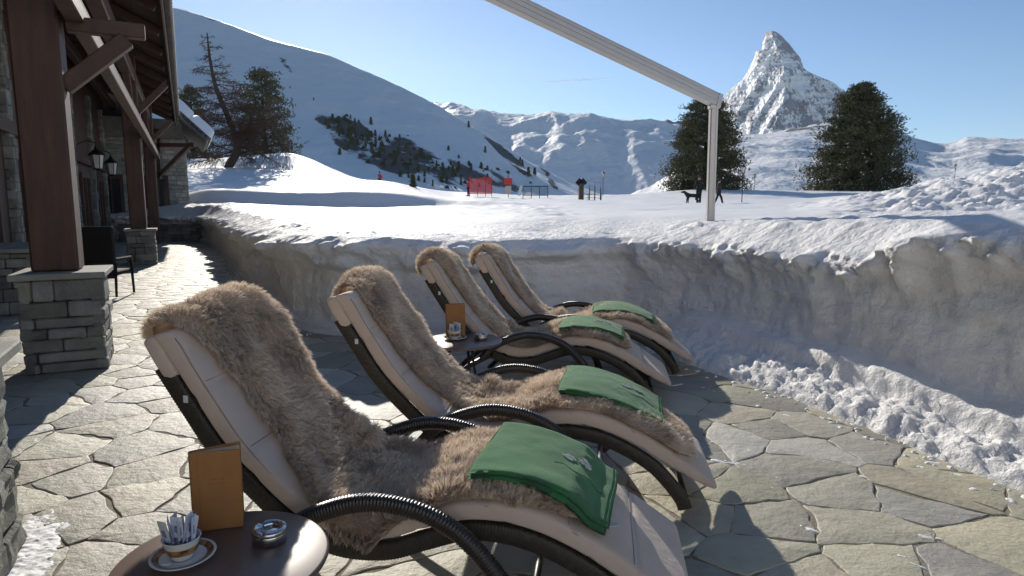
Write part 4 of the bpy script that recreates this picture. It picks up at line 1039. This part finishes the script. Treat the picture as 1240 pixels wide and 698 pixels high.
    tp=np.tile(np.array([0,0,.28,.28,.72,.72]),(n_str,1))*np.clip(.8+.5*fbm(ax*5,ay*5,az*5,3,seed+11)[:,None],.3,1.3)
    V0_=P.reshape(-1,3);f0=grid_faces(K_,m)[:,::-1].copy()
    V=np.vstack([V0_,Vs]);fa=np.vstack([f0,fs+len(V0_)])
    att=np.concatenate([np.zeros(len(V0_)),tp.ravel()])
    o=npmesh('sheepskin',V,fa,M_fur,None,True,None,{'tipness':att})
    o.matrix_world=to_world(k)
    tag(o,label,'sheepskin','sheepskins on the loungers');return o
e0=[(0,.30),(.06,.16),(.10,.13),(.16,.20),(.24,.25),(.33,.27),(.40,.25),(.46,.17),(.52,.10),(.58,.07),(.64,.04),(.70,.09),(.80,.10),(.90,.09),(1,.15)]
e1=[(0,.60),(.08,.72),(.20,.76),(.33,.74),(.42,.78),(.5,.80),(.6,.78),(.7,.79),(.85,.77),(1,.68)]
lm=[(.10,.52,.07,.26,.035),(.20,.66,.12,.10,.035),(.475,.64,.018,.07,.07),(.525,.62,.022,.055,.10),(.56,.60,.02,.06,-.02),(.60,.72,.03,.05,.05),(.46,.13,.03,.05,.045),(.38,.45,.06,.12,.02),(.74,.4,.06,.2,.025)]
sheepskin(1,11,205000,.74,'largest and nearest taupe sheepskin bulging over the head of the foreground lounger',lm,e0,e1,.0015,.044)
e0b=[(0,.40),(.06,.34),(.12,.20),(.2,.22),(.3,.25),(.4,.26),(.5,.2),(.58,.15),(.7,.12),(.85,.10),(.95,.11),(1,.2)]
e1b=[(0,.60),(.08,.70),(.20,.74),(.35,.74),(.45,.76),(.55,.80),(.7,.77),(.85,.76),(1,.62)]
lmb=[(.07,.55,.05,.16,.03),(.5,.66,.02,.07,.07),(.55,.62,.03,.05,.05),(.7,.5,.08,.2,.02),(.9,.2,.05,.1,.015)]
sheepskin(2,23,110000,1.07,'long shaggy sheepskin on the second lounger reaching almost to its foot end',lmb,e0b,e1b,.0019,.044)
e0c=[(0,.36),(.06,.22),(.12,.17),(.22,.25),(.35,.28),(.45,.24),(.55,.13),(.7,.11),(.85,.10),(1,.16)]
lmc=[(.08,.40,.05,.16,.035),(.16,.28,.06,.05,.04),(.5,.62,.02,.08,.06),(.7,.5,.08,.2,.02)]
sheepskin(3,37,60000,.84,'brown sheepskin on the third lounger right behind the upright menu on the farther table',lmc,e0c,e1b,.0025,.044)
lmd=[(.08,.38,.05,.16,.03),(.15,.60,.06,.08,.03),(.52,.60,.025,.10,.085),(.56,.35,.03,.1,.03),(.75,.5,.08,.2,.02)]
sheepskin(4,49,45000,.98,'brown sheepskin draped on the farthest lounger against the snow wall',lmd,e0c,e1b,.0028,.044)
# ------------------------------------------------ folded green blankets
def blanket(k,s0,s1,n0,n1,skew,label,seed,thick=.030,drape=.05,emb=True,lift=.045,endl=0.):
    rg=random.Random(seed);t=empty('blanket',(*LP[k],0),-LA,label,'blanket','folded green blankets on the loungers')
    P,t_=resample(PT,.006);ti=np.interp([s0,s1],P[:,0],t_)
    Tg=np.gradient(P,axis=0);Tg/=np.linalg.norm(Tg,axis=1)[:,None];Nn=np.stack([-Tg[:,1],Tg[:,0]],1)
    nu,nv=56,54
    def pta(f,g,off):
        f,g,off=np.broadcast_arrays(np.asarray(f,float),np.asarray(g,float),np.asarray(off,float))
        n=n0+(n1-n0)*g;tl=ti[0]+(ti[1]-ti[0])*f+skew*(g-.5)+.006*vnoise(g*3,seed,f,5)
        cx=np.interp(tl,t_,P[:,0]);cz=np.interp(tl,t_,P[:,1]);nx=np.interp(tl,t_,Nn[:,0]);nz=np.interp(tl,t_,Nn[:,1])
        nc=n+.016*np.sin(f*2.2+seed*1.7)*(1-g)+.006*np.sin(f*6+seed);ov=np.maximum(0,.125-nc);sag=ov*.85+ov*ov*2.2
        nc=np.where(ov>0,.125-ov*.55-.015*np.minimum(1,ov*20),nc)
        o_=off+lift*(1-endl*np.clip((f-.66)/.2,0,1)*(1-.0*g))+.014*fbm(f*2.0+seed,g*2.0,0,3,seed)
        return np.stack([cx+nx*o_,nc,cz+nz*o_-sag],-1)
    def pt(f,g,off): return tuple(float(q) for q in pta(f,g,off))
    def sheet(name,lo,hi,f0,f1,g0,g1,par,mt=M_blank,amp=.0025):
        fa=np.linspace(0,1,nu)[:,None];gg=np.concatenate([np.linspace(0,1,nv),np.linspace(1,0,nv)])[None,:];top=(np.arange(2*nv)<nv)[None,:]
        eg=np.minimum(1,np.minimum(gg,1-gg)*nv*.35);ef=np.minimum(1,np.minimum(fa,1-fa)*nu*.5)
        er=np.sqrt(np.clip(1-(1-eg)**2,0,1))*np.sqrt(np.clip(1-(1-ef)**2,0,1))
        off=(lo+hi)/2+(hi-lo)/2*er*np.where(top,1,-1)+np.where(top,amp*fbm(fa*7+seed,gg*7,0,3,seed+7),0)
        V=pta(f0+(f1-f0)*fa,g0+(g1-g0)*gg,off).reshape(-1,3)
        fc=[tuple(f) for f in grid_faces(nu,2*nv,True)]+[tuple(range(2*nv)),tuple((nu-1)*2*nv+2*nv-1-j for j in range(2*nv))]
        return npmesh(name,V,fc,mt,par,True)
    h=thick/3
    sheet('bottom_fold',-.002,h+.001,.012,1.0,.02,.985,t)
    sheet('middle_fold',h+.002,2*h,.0,.985,-.012,1.0,t)
    sheet('top_fold',2*h+.001,3*h+.002,.0,.99,.0,.99,t)
    # hem with stitching near the foot-side edge of the top layer
    m=MB()
    for fr in(.935,.962):
        m.tube([pt(fr,g,3*h+.004) for g in np.linspace(.01,.985,30)],.0016,5)
    m.build('hem',[M_hem],t)
    if emb:
        # embroidered emblem: two little rounded clusters above a dark stitched line
        m=MB()
        for cf,cg,rr_ in((.57,.58,.042),(.69,.63,.055)):
            for i in range(60):
                a=rg.uniform(0,6.28);r_=math.sqrt(rg.random())
                f=cf+math.cos(a)*r_*rr_;g=cg+math.sin(a)*r_*rr_*.9;d=.012
                ang=rg.uniform(-.6,.6)
                m.tube([pt(f-d*math.cos(ang),g-d*.4*math.sin(ang),3*h+.0035),pt(f,g,3*h+.006),pt(f+d*math.cos(ang),g+d*.4*math.sin(ang),3*h+.0035)],.0017,4)
        m.build('emblem',[M_white],t)
        m=MB()
        m.tube([pt(.50+i*.0087,.40+.03*math.sin(i*.27)+.008*math.sin(i*2.1),3*h+.003+.0012*(i%2)) for i in range(46)],.0009,4)
        m.build('stitched_line',[M_thread],t)
        m=MB();p=Vector(pt(1.0,.16,h));m.box(p+Vector((.018,0,.0)),(.04,.028,.002),0,None,.2);m.build('care_label',[M_white],t)
    return t
blanket(1,.375,.865,.125,.665,.05,'nearest folded green fleece blanket with white embroidered emblem',1,.054,emb=True,endl=.72)
blanket(2,.365,.905,.20,.735,.03,'folded green blanket on the second lounger with a pale small emblem',2,.036,emb=True)
blanket(3,.29,.78,.16,.66,.03,'folded green blanket on the third lounger just above the second one',3,.036,emb=True)
blanket(4,.26,.80,.18,.68,.02,'farthest and smallest looking folded green blanket near the snow wall',4,.036,emb=False)
# ================================================================ TABLES AND WHAT STANDS ON THEM
TP={1:(-.873,1.80),2:(-.385,4.925)};TH=.54
def make_table():
    t=empty('side_table',(*TP[1],0))
    m=MB();m.lathe([(.001,TH-.022),(.296,TH-.022),(.305,TH-.019),(.309,TH-.010),(.305,TH-.002),(.300,TH),(.001,TH)],(0,0,0),96);m.build('tabletop',[M_tabtop],t)
    m=MB();m.lathe([(.12,TH-.034),(.12,TH-.0225)],(0,0,0),24);m.build('mounting_plate',[M_black],t)
    for k in range(3):
        A=R(20+120*k);c,s=math.cos(A),math.sin(A)
        m=MB();m.tube([(c*.10,s*.10,TH-.03),(c*.135,s*.135,TH-.25),(c*.21,s*.21,.012)],.011,8);m.lathe([(.016,0),(.016,.014),(.011,.02)],(c*.212,s*.212,0),10);m.build('leg',[M_black],t)
    m=MB();pts=[(.155*math.cos(2*math.pi*i/32),.155*math.sin(2*math.pi*i/32),.22) for i in range(33)];m.tube(pts,.006,6);m.build('ring_brace',[M_black],t)
    return t
T1=make_table();tag(T1,'nearest round dark brown side table at the lower left corner','side table','round side tables')
T2=copy_tree(T1);T2.location=(*TP[2],0);T2.rotation_euler=(0,0,R(35));tag(T2,'farther round dark side table between the second and third lounger','side table','round side tables')
def place_ash(p,lab,rz):
    t=empty('ashtray',p,rz,lab,'ashtray','steel ashtrays');t.scale=(1.42,)*3
    m=MB();m.lathe([(.001,0),(.034,0),(.037,.003),(.0375,.020),(.036,.026)],(0,0,0),40);m.build('bowl',[M_chrome],t)
    m=MB()
    prof=[(.0365,.020),(.0375,.024),(.0375,.029),(.035,.0325),(.030,.0335),(.0245,.031),(.022,.026),(.021,.018),(.0205,.010)]
    V=[];n=48
    for r_,z in prof:
        for i in range(n):
            a=2*math.pi*i/n;dz=0
            for q in(0,2.094,4.189):
                d_=abs((a-q+math.pi)%(2*math.pi)-math.pi)
                if d_<.14 and z>.02:dz=-.006*math.cos(d_/.14*math.pi/2)
            V.append((r_*math.cos(a),r_*math.sin(a),z+dz+.001))
    m.add(V,[tuple(f) for f in grid_faces(len(prof),n,True)],0,True);m.build('rim',[M_chrome],t)
    m=MB();m.lathe([(.001,.0085),(.0205,.0085)],(0,0,0),24);m.build('ash_bed',[M_dark],t)
    return t
a_=place_ash((-.7696,1.90,TH+.001),'round polished steel ashtray on the nearest table',.4)
a2=copy_tree(a_);a2.location=(-.244,4.93,TH+.001);tag(a2,'small steel ashtray on the farther table',None)
def place_cup(p,lab1,lab2):
    sc=empty('saucer',p,0,lab1,'saucer','patterned saucers');sc.scale=(1.38,)*3
    m=MB();m.lathe([(.001,0),(.030,0),(.032,.002),(.048,.006),(.066,.013),(.0665,.015),(.062,.0145),(.046,.0085),(.031,.0045),(.001,.004)],(0,0,0),48);m.build('plate',[M_china],sc)
    m=MB();m.lathe([(.0475,.0094),(.0605,.0148)],(0,0,0),48,0,None,False);m.build('patterned_band',[M_gold],sc)
    c=empty('sugar_cup',(p[0]-.004,p[1]+.004,p[2]+.007),0,lab2,'cup','sugar cups');c.scale=(1.32,)*3
    m=MB();m.lathe([(.001,0),(.022,0),(.024,.004),(.024,.008),(.031,.016),(.036,.028),(.0385,.042),(.041,.048),(.0415,.0495),(.039,.0495),(.036,.042),(.032,.028),(.022,.012),(.001,.010)],(0,0,0),40);m.build('bowl',[M_china],c)
    m=MB();m.lathe([(.0313,.016),(.0362,.027),(.0375,.033)],(0,0,0),40,0,None,False);
    for v in range(len(m.v)): x,y,z=m.v[v];m.v[v]=(x*1.012,y*1.012,z)
    m.build('patterned_band',[M_gold],c);return sc,c
def sachets(p,n,seed):
    rs=random.Random(seed);first=None
    for i in range(n):
        x=(i-(n-1)/2)*.0082+rs.uniform(-.001,.001);y=rs.uniform(-.007,.007)
        tiltx=rs.uniform(-.16,.16)+x*4.;tilty=rs.uniform(-.12,.12)
        if first is None:
            m=MB();w,h=.019,.082;nx=5
            V=[];
            for s_ in(0,1):
                for a in range(nx):
                    for b in range(9):
                        fx=a/(nx-1)-.5;fz_=b/8;bul=.0018*(1-(2*fx)**2)*min(1,min(fz_,1-fz_)*8)
                        V.append((bul*(1 if s_ else -1)+(.0004 if s_ else -.0004),fx*w*1.6,fz_*h))
            g=[tuple(f) for f in grid_faces(nx,9)];m.add(V,g+[tuple(q+nx*9 for q in f[::-1]) for f in g],0,True);o=m.build('sugar_sachet',[M_sachet]);
            k=MB();k.box((0,0,h*.30),(.0046,w*1.35,.010),0);k.box((0,0,h*.62),(.0046,w*.7,.020),0);k.build('print',[M_sachet2],o);first=o
        else: o=copy_tree(first)
        o.scale=(1.3,)*3;o.location=(p[0]+x,p[1]+y,p[2]+.016+rs.uniform(0,.018));o.rotation_euler=(tilty,tiltx,rs.uniform(-.35,.35)+ (1.2 if i%3==0 else .25))
        yield o
c1=(-.988,1.79,TH+.001);place_cup(c1,'patterned china saucer under the sugar cup on the nearest table','white china cup with gold band holding sachets on the nearest table')
for o in sachets((c1[0],c1[1],c1[2]+.008),9,4): tag(o,'slim white and blue sugar sachet standing in the cup on the nearest table','sachet','sugar sachets in the near cup')
c2=(-.452,4.95,TH+.001);place_cup(c2,'small patterned saucer on the farther table','small white sugar cup on the farther table')
for o in sachets((c2[0],c2[1],c2[2]+.008),7,9): tag(o,'white sugar sachet standing in the cup on the farther table','sachet','sugar sachets in the far cup')
def menu(p,rz,lab):
    t=empty('menu_book',p,rz,lab,'menu','leather menus')
    w,h,th=.150,.268,.0034
    m=MB();m.box((w/2,0,h/2),(w,th,h),0,None,0,.0012);m.build('front_cover',[M_leather],t)
    A=R(21);c,s=math.cos(A),math.sin(A)
    m=MB();m.box((0,0,0),(w,th,h),0,Matrix.Translation((0,.021,0))@Matrix.Rotation(A,4,'Z')@Matrix.Translation((w/2,0,h/2)),0,.0012);m.build('back_cover',[M_leather],t)
    m=MB();V=[];n=7
    for k in range(n):
        a=math.pi/2+math.pi*k/(n-1)
        V+=[(.004+math.cos(a)*.012,.0105+math.sin(a)*.0120,z) for z in(0,h)]
    for k in range(n-1,-1,-1):
        a=math.pi/2+math.pi*k/(n-1)
        V+=[(.004+math.cos(a)*.0092,.0105+math.sin(a)*.0092,z) for z in(0,h)]
    N_=len(V)//2;m.add(V,[(2*i,2*((i+1)%N_),2*((i+1)%N_)+1,2*i+1) for i in range(N_)]+[tuple(2*i for i in range(N_))[::-1],tuple(2*i+1 for i in range(N_))],0);m.build('spine',[M_leather],t)
    m=MB()
    for k in range(6):
        a=R(1.5+k*2.6);m.box((0,0,0),(w-.010,.0006,h-.010),0,Matrix.Translation((.004,.004+k*.0028,0))@Matrix.Rotation(a,4,'Z')@Matrix.Translation(((w-.01)/2,0,h/2)))
    m.build('pages',[M_paper],t)
    m=MB();m.box((.021,-.0018,h/2),(.0012,.0006,h-.004),0)
    rs=random.Random(2)
    for r_,cnt,y0 in((0,5,.64),(1,7,.585)):
        for i in range(cnt): m.box((w*.52+(i-(cnt-1)/2)*.0085,-.0018,h*y0),(.0052,.0007,.0012+.004*rs.random()),0);m.box((w*.52+(i-(cnt-1)/2)*.0085,-.0018,h*y0+.004),(.0014,.0007,.007),0)
    m.build('embossing',[M_emboss],t);return t
b1=menu((-1.035,1.955,TH+.001),R(14),'tan leather menu standing slightly open on the nearest table')
b2=copy_tree(b1);b2.location=(-.525,5.02,TH+.001);b2.rotation_euler=(0,0,R(2));tag(b2,'tan leather menu standing on the farther table in front of the third lounger')

# ================================================================ STREET LAMPS
def make_lamp():
    t=empty('street_lamp',(0,0,0))
    m=MB();m.lathe([(.07,-.6),(.07,.25),(.05,.30),(.035,.45),(.030,2.35),(.045,2.40),(.06,2.46),(.03,2.5),(.03,2.55)],(0,0,0),10);m.build('pole',[M_black],t)
    m=MB();m.lathe([(.10,2.58),(.19,2.98)],(0,0,0),6);m.build('glass',[M_lampglass],t,0,0,False)
    m=MB();m.lathe([(.03,2.53),(.11,2.56),(.11,2.585)],(0,0,0),6);m.lathe([(.235,2.98),(.235,3.0),(.09,3.14),(.05,3.17),(.02,3.26),(.001,3.28)],(0,0,0),6)
    for k in range(6):
        A=2*math.pi*k/6;m.bar((.103*math.cos(A),.103*math.sin(A),2.58),(.195*math.cos(A),.195*math.sin(A),2.98),.018,.018)
    m.build('lantern_cage',[M_black],t,0,0,False);return t
lampP=[(898,250,46,.92,'nearest and tallest looking black street lamp right of the awning post'),(730,242,75,1.,'black street lamp beside the bird house and sticks left of the awning post'),(913,236,100,1.,'small distant street lamp just right of the nearest lamp'),(1155,226,58,.62,'short street lamp peeking over the rough snow mound at the right')]
lp=make_lamp()
for i,(u,v,Y,s_,lab_) in enumerate(lampP):
    o=lp if i==0 else copy_tree(lp);o.location=at(u,v,Y);o.scale=(s_,s_,s_);tag(o,lab_,'street lamp','black street lamps on the snow field')

# ================================================================ PEOPLE AND DOG
def skin_obj(name,verts,edges,radii,mt,parent,sub=2,root=0):
    me=bpy.data.meshes.new(name);me.from_pydata(verts,edges,[]);me.materials.append(mt)
    o=bpy.data.objects.new(name,me);link(o,parent)
    sk=o.modifiers.new('Skin','SKIN');me.skin_vertices.new() if not me.skin_vertices else None
    for i,r in enumerate(radii):
        me.skin_vertices[0].data[i].radius=r if isinstance(r,tuple) else (r,r);me.skin_vertices[0].data[i].use_root=(i==root)
    s=o.modifiers.new('Sub','SUBSURF');s.levels=sub;s.render_levels=sub
    sk.use_smooth_shade=True
    return o
def person(loc,rz,pose,label,top,bottom,hair=M_dark,scale=1.,group=None,skis=False,hat=None):
    t=empty('person',loc,rz,label,'person',group);t.scale=(scale,)*3
    # facing +x ; y = left
    lf,rf,la,ra=pose   # foot swing x for left/right, hand offsets
    J={'pel':(0,0,.95),'spn':(0,0,1.15),'chs':(.01,0,1.36),'nek':(.015,0,1.50),'hd0':(.03,0,1.58),'hd1':(.03,0,1.72),
       'shl':(0,.17,1.42),'ell':(la[0]*.4,.24,1.16),'hal':(la[0],.25,la[1]),'shr':(0,-.17,1.42),'elr':(ra[0]*.4,-.24,1.16),'har':(ra[0],-.25,ra[1]),
       'hpl':(0,.09,.90),'knl':(lf*.55+.04,.10,.50),'anl':(lf,.10,.10),'tol':(lf+.15,.11,.04),
       'hpr':(0,-.09,.90),'knr':(rf*.55+.04,-.10,.50),'anr':(rf,-.10,.10),'tor':(rf+.15,-.11,.04)}
    E=[('pel','spn'),('spn','chs'),('chs','nek'),('nek','hd0'),('hd0','hd1'),('chs','shl'),('shl','ell'),('ell','hal'),('chs','shr'),('shr','elr'),('elr','har'),('pel','hpl'),('hpl','knl'),('knl','anl'),('anl','tol'),('pel','hpr'),('hpr','knr'),('knr','anr'),('anr','tor')]
    rad={'pel':.13,'spn':.12,'chs':.14,'nek':.05,'hd0':.075,'hd1':.085,'shl':.06,'ell':.042,'hal':.035,'shr':.06,'elr':.042,'har':.035,'hpl':.085,'knl':.055,'anl':.04,'tol':.04,'hpr':.085,'knr':.055,'anr':.04,'tor':.04}
    ks=list(J);ix={k:i for i,k in enumerate(ks)}
    skin_obj('body',[J[k] for k in ks],[(ix[a],ix[b]) for a,b in E],[rad[k] for k in ks],M_skin,t)
    def cloth(name,keys,ed,mt,ex):
        ii={k:i for i,k in enumerate(keys)};skin_obj(name,[J[k] for k in keys],[(ii[a],ii[b]) for a,b in ed],[rad[k]+ex for k in keys],mt,t)
    J['pel2']=(0,0,.86);rad['pel2']=.135
    J['wrl']=tuple(J['hal'][i]*.9+J['ell'][i]*.1 for i in range(3));J['wrr']=tuple(J['har'][i]*.9+J['elr'][i]*.1 for i in range(3));rad['wrl']=rad['wrr']=.036
    cloth('jacket',['spn','pel2','chs','nek','shl','ell','wrl','shr','elr','wrr'],[('pel2','spn'),('spn','chs'),('chs','nek'),('chs','shl'),('shl','ell'),('ell','wrl'),('chs','shr'),('shr','elr'),('elr','wrr')],top,.032)
    cloth('trousers',['pel','hpl','knl','anl','hpr','knr','anr'],[('pel','hpl'),('hpl','knl'),('knl','anl'),('pel','hpr'),('hpr','knr'),('knr','anr')],bottom,.028)
    for s_ in 'lr':
        m=MB();a=J['an'+s_];b=J['to'+s_];m.tube([(a[0]-.06,a[1],.07),(a[0],a[1],.09),(b[0],b[1],.05),(b[0]+.05,b[1],.04)],[.05,.068,.055,.03],8);m.build('boot',[M_dark],t)
    m=MB();m.lathe([(.001,1.85),(.05,1.84),(.09,1.79),(.105,1.72),(.095,1.66),(.06,1.62)],(.015,0,0),14);m.build('hat' if hat else 'hair',[hat or hair],t)
    if skis:
        for y in(-.10,.11):
            m=MB();m.bar((-.7,y,.02),(.75,y,.02),.08,.02,0);m.bar((.75,y,.02),(.9,y,.10),.07,.015,0);m.build('ski',[M_dark],t)
            m=MB();m.tube([(.25,y*2.6,1.0),(-.05,y*3.2,.02)],.012,5);m.build('ski_pole',[M_black],t)
    return t
person(at(846,247.5,41),R(95),(-.02,.05,(.12,.95),(.05,.9)),'person in dark coat standing still with hands low beside the black dog',M_dark,M_dark,M_brown,1.02,'walkers by the pine')
person(at(869.5,248,42),R(-15),(.30,-.24,(.14,1.0),(-.12,.95)),'person in brown jacket and dark trousers striding right of the awning post',M_brown,M_dark,M_dark,.93,'walkers by the pine')
person(at(460,226,84),R(-30),(.05,.12,(.30,1.05),(.25,1.05)),'skier in red jacket and dark trousers gliding on the left snow crest',M_red,M_dark,M_dark,1.05,'people in red',skis=True)
person(at(567.5,238,68),R(170),(.05,-.06,(.2,1.1),(.1,1.)),'person in red jacket standing at the left end of the red net',M_red,M_dark,M_dark,.98,'people in red')
def dog():
    b=at(838,246.8,40.6);t=empty('dog',b,R(180),'black shaggy dog standing by the person in the dark coat','dog')
    V=[(-.30,0,.50),(0,0,.50),(.28,0,.52),(.42,0,.64),(.52,0,.74),(.66,0,.72),(.74,0,.70),
       (-.33,.09,.40),(-.25,.09,.27),(-.38,.09,.20),(-.34,.09,.02),(-.33,-.09,.40),(-.23,-.09,.27),(-.36,-.09,.20),(-.32,-.09,.02),
       (.27,.09,.38),(.28,.09,.20),(.27,.09,.02),(.27,-.09,.38),(.31,-.09,.20),(.32,-.09,.02),(-.44,0,.58),(-.56,0,.74),(-.50,0,.88)]
    Ed=[(0,1),(1,2),(2,3),(3,4),(4,5),(5,6),(0,7),(7,8),(8,9),(9,10),(0,11),(11,12),(12,13),(13,14),(2,15),(15,16),(16,17),(2,18),(18,19),(19,20),(0,21),(21,22),(22,23)]
    Rr=[.13,.125,.14,.10,.095,.055,.04,.09,.06,.035,.035,.09,.06,.035,.035,.07,.04,.035,.07,.04,.035,.05,.05,.035]
    skin_obj('body',V,Ed,Rr,M_furblack,t,2,1)
    for y in(-.06,.06):
        m=MB();m.tube([(.50,y,.80),(.50,y*1.6,.76),(.53,y*1.8,.66)],[.02,.04,.02],7);m.build('ear',[M_furblack],t)
dog()
# ================================================================ SMALL THINGS ON THE SNOW FIELD
def far(name,u,v,Y,rz,label,cat): return empty(name,at(u,v,Y),rz,label,cat)
t=far('safety_net',582,236.5,66,R(8),'red mesh safety net on poles at the edge of the slope','safety net')
for x in(-1.15,-.3,.5,1.15):
    m=MB();m.tube([(x,0,-.4),(x,0,1.95)],.03,6);m.build('pole',[M_red],t)
m=MB()
for i in range(60):
    x=-1.18+i*.04;m.bar((x,.03*math.sin(x*5),.1),(x+.02,.03*math.sin(x*5),1.75+.12*math.sin(x*3.3)),.022,.012,0,(0,1,0))
for j in range(32):
    z=.12+j*.052;P=[(x,.03*math.sin(x*5)+.004,z*(1+.05*math.sin(x*3.3))) for x in np.linspace(-1.18,1.2,14)]
    for a,b in zip(P[:-1],P[1:]): m.bar(a,b,.012,.020,0)
m.build('mesh',[M_redor],t)
t=far('warning_sign',615.5,237,66,R(-5),'red sign board above a pale panel on a post by the slope','sign')
m=MB();m.tube([(0,0,-.4),(0,0,2.35)],.035,6);m.build('post',[M_black],t)
m=MB();m.box((0,-.05,1.45),(.85,.04,.62),0,None,0,.01);m.build('red_board',[M_redor],t)
m=MB();m.box((0,-.05,.55),(.62,.04,.85),0,None,0,.01);m.build('pale_panel',[M_pale],t)
t=far('barrier_frame',648,237.5,66,R(4),'low dark frame barrier with netting right of the red sign','barrier')
m=MB();m.bar((-1.25,0,.98),(1.3,0,.98),.10,.10);m.bar((-1.25,0,.05),(1.3,0,.05),.05,.05);m.build('rail',[M_black],t)
for x in(-1.25,-.4,.45,1.3):
    m=MB();m.bar((x,0,-.3),(x,0,.98),.07,.07);m.build('post',[M_black],t)
m=MB()
for i in range(26): m.bar((-1.22+i*.1,0,.06),(-1.2+i*.1,0,.95),.012,.012,0,(0,1,0))
for j in range(9): m.bar((-1.22,.01,.1+j*.1),(1.28,.01,.1+j*.1),.012,.012)
m.build('netting',[M_black],t)
t=far('white_board',630,237,65,R(20),'small pale leaning board beside the dark frame barrier','board')
m=MB();m.bar((-.16,0,0),(.12,0,1.0),.30,.03,0,(0,1,0));m.build('board',[M_white],t);m=MB();m.bar((.1,.3,0),(.1,.02,.9),.04,.04);m.build('strut',[M_black],t)
t=far('bird_house',703.5,243,58,R(10),'narrow wooden bird house on a post with a peaked roof','bird house')
m=MB();m.box((0,0,.75),(.42,.34,1.5),0,None,0,.01);m.build('body',[M_brown if 0 else M_wood2],t)
m=MB();m.bar((-.36,0,1.42),(0,0,1.86),.5,.05,0,(0,1,0));m.bar((.36,0,1.42),(0,0,1.86),.5,.05,0,(0,1,0));m.build('roof',[M_dark],t)
m=MB();m.box((0,-.175,1.15),(.2,.02,.22),0);m.build('opening',[M_black],t)
for i,(u,h_,lb_) in enumerate(((713.5,1.15,'short wooden stake just right of the bird house'),(720,1.3,'middle wooden stake between bird house and lamp'),(727,1.1,'wooden stake closest to the street lamp'))):
    t=far('marker_stake',u,243.2,58,0,lb_,'stake');t['group']='stakes by the bird house'
    m=MB();m.tube([(0,0,-.3),(.01,0,h_)],[.06,.045],7);m.build('shaft',[M_wood2],t);m=MB();m.tube([(0,0,h_),(0,0,h_+.30)],[.02,.012],5);m.build('tip',[M_black],t)
m=MB()
t=empty('rope_fence',at(716,243,58.3),0,'low green rope fence behind the stakes','fence')
m=MB();
for z in(.25,.5): m.tube([(x,0,z+.03*math.cos(x*4)) for x in np.linspace(-.95,.95,14)],.018,5)
m.build('rope',[M_green],t)
for x in(-.9,-.3,.3,.9):
    m=MB();m.tube([(x,0,-.3),(x,0,.62)],.03,6);m.build('post',[M_green],t)
m=MB();m.tube([tuple(at(480,238,50)),tuple(Vector(at(480,238,50))+Vector((0,0,1.1)))],.03,5)
# a few poles with small fir-like shrubs on the crest
t=far('small_fir',500,233,70,0,'tiny dark fir poking out of the snow between skier and red net','small fir')
Vt,Ft=small_tree_mesh(70);o=npmesh('crown',Vt*np.array([.35,.35,.42]),Ft,[M_pine],t,smooth=False)
t=far('rock',337,196.5,66,0,'brown boulder showing through the snow mound beside the larch','rock')
m=MB();Vr=[];Fr=[];lump(Vr,Fr,0,0,1.0,.55,1.3,0,3.3,-.2);npmesh('stone',Vr,Fr,M_stone,t)
# thin contrail high in the sky
m=MB();p0,p1=Vector(at(655,100,6200)),Vector(at(745,94.5,5600));m.tube([p0.lerp(p1,i/12) for i in range(13)],[2+6*math.sin(math.pi*i/12)**.5 for i in range(13)],8)
m_,nt_,b_=nmat('contrail');b_.inputs['Base Color'].default_value=(.9,.9,.9,1);b_.inputs['Alpha'].default_value=.22;b_.inputs['Roughness'].default_value=1
tag(m.build('contrail',[m_]),kind='structure')

# ================================================================ LIGHT, SKY, CAMERA
SAZ,SEL=-17.2,22.5
w=bpy.data.worlds.new('World');S.world=w;w.use_nodes=True;nt=w.node_tree;bg=nt.nodes['Background']
sky=nt.nodes.new('ShaderNodeTexSky');sky.sky_type='NISHITA';sky.sun_disc=False;sky.sun_elevation=R(SEL);sky.sun_rotation=R(SAZ)
sky.altitude=2600;sky.air_density=.95;sky.dust_density=.4;sky.ozone_density=1.1
hs_=nt.nodes.new('ShaderNodeHueSaturation');hs_.inputs['Saturation'].default_value=1.17;nt.links.new(sky.outputs[0],hs_.inputs['Color']);nt.links.new(hs_.outputs[0],bg.inputs[0]);bg.inputs[1].default_value=.088
sl_=bpy.data.lights.new('sun','SUN');sl_.energy=4.1;sl_.angle=R(.5);sl_.color=(1.,.93,.82)
so=bpy.data.objects.new('sun',sl_);link(so)
sd=Vector((math.sin(R(SAZ))*math.cos(R(SEL)),math.cos(R(SAZ))*math.cos(R(SEL)),math.sin(R(SEL))))
so.rotation_euler=sd.to_track_quat('Z','Y').to_euler();so.location=(-8,20,12)
cd=bpy.data.cameras.new('camera');cd.sensor_width=36;cd.lens=36*F/1240;cd.clip_start=.05;cd.clip_end=30000
co=bpy.data.objects.new('camera',cd);link(co);co.location=(0,0,H);co.rotation_euler=(math.pi/2-PIT,0,0);S.camera=co
S.render.engine='CYCLES'
S.view_settings.view_transform='Standard';S.view_settings.look='None';S.view_settings.gamma=1;S.view_settings.exposure=.46

m=MB();m.box((0,4500,900),(17000,9300,1930));hz_,nt_,b_=nmat('haze');nt_.nodes.remove(b_)
v_=nt_.nodes.new('ShaderNodeVolumePrincipled');v_.inputs['Density'].default_value=2.4e-5;v_.inputs['Color'].default_value=(.70,.82,1.,1);v_.inputs['Anisotropy'].default_value=.45
nt_.links.new(v_.outputs[0],nt_.nodes['Material Output'].inputs['Volume'])
tag(m.build('haze',[hz_]),kind='stuff')
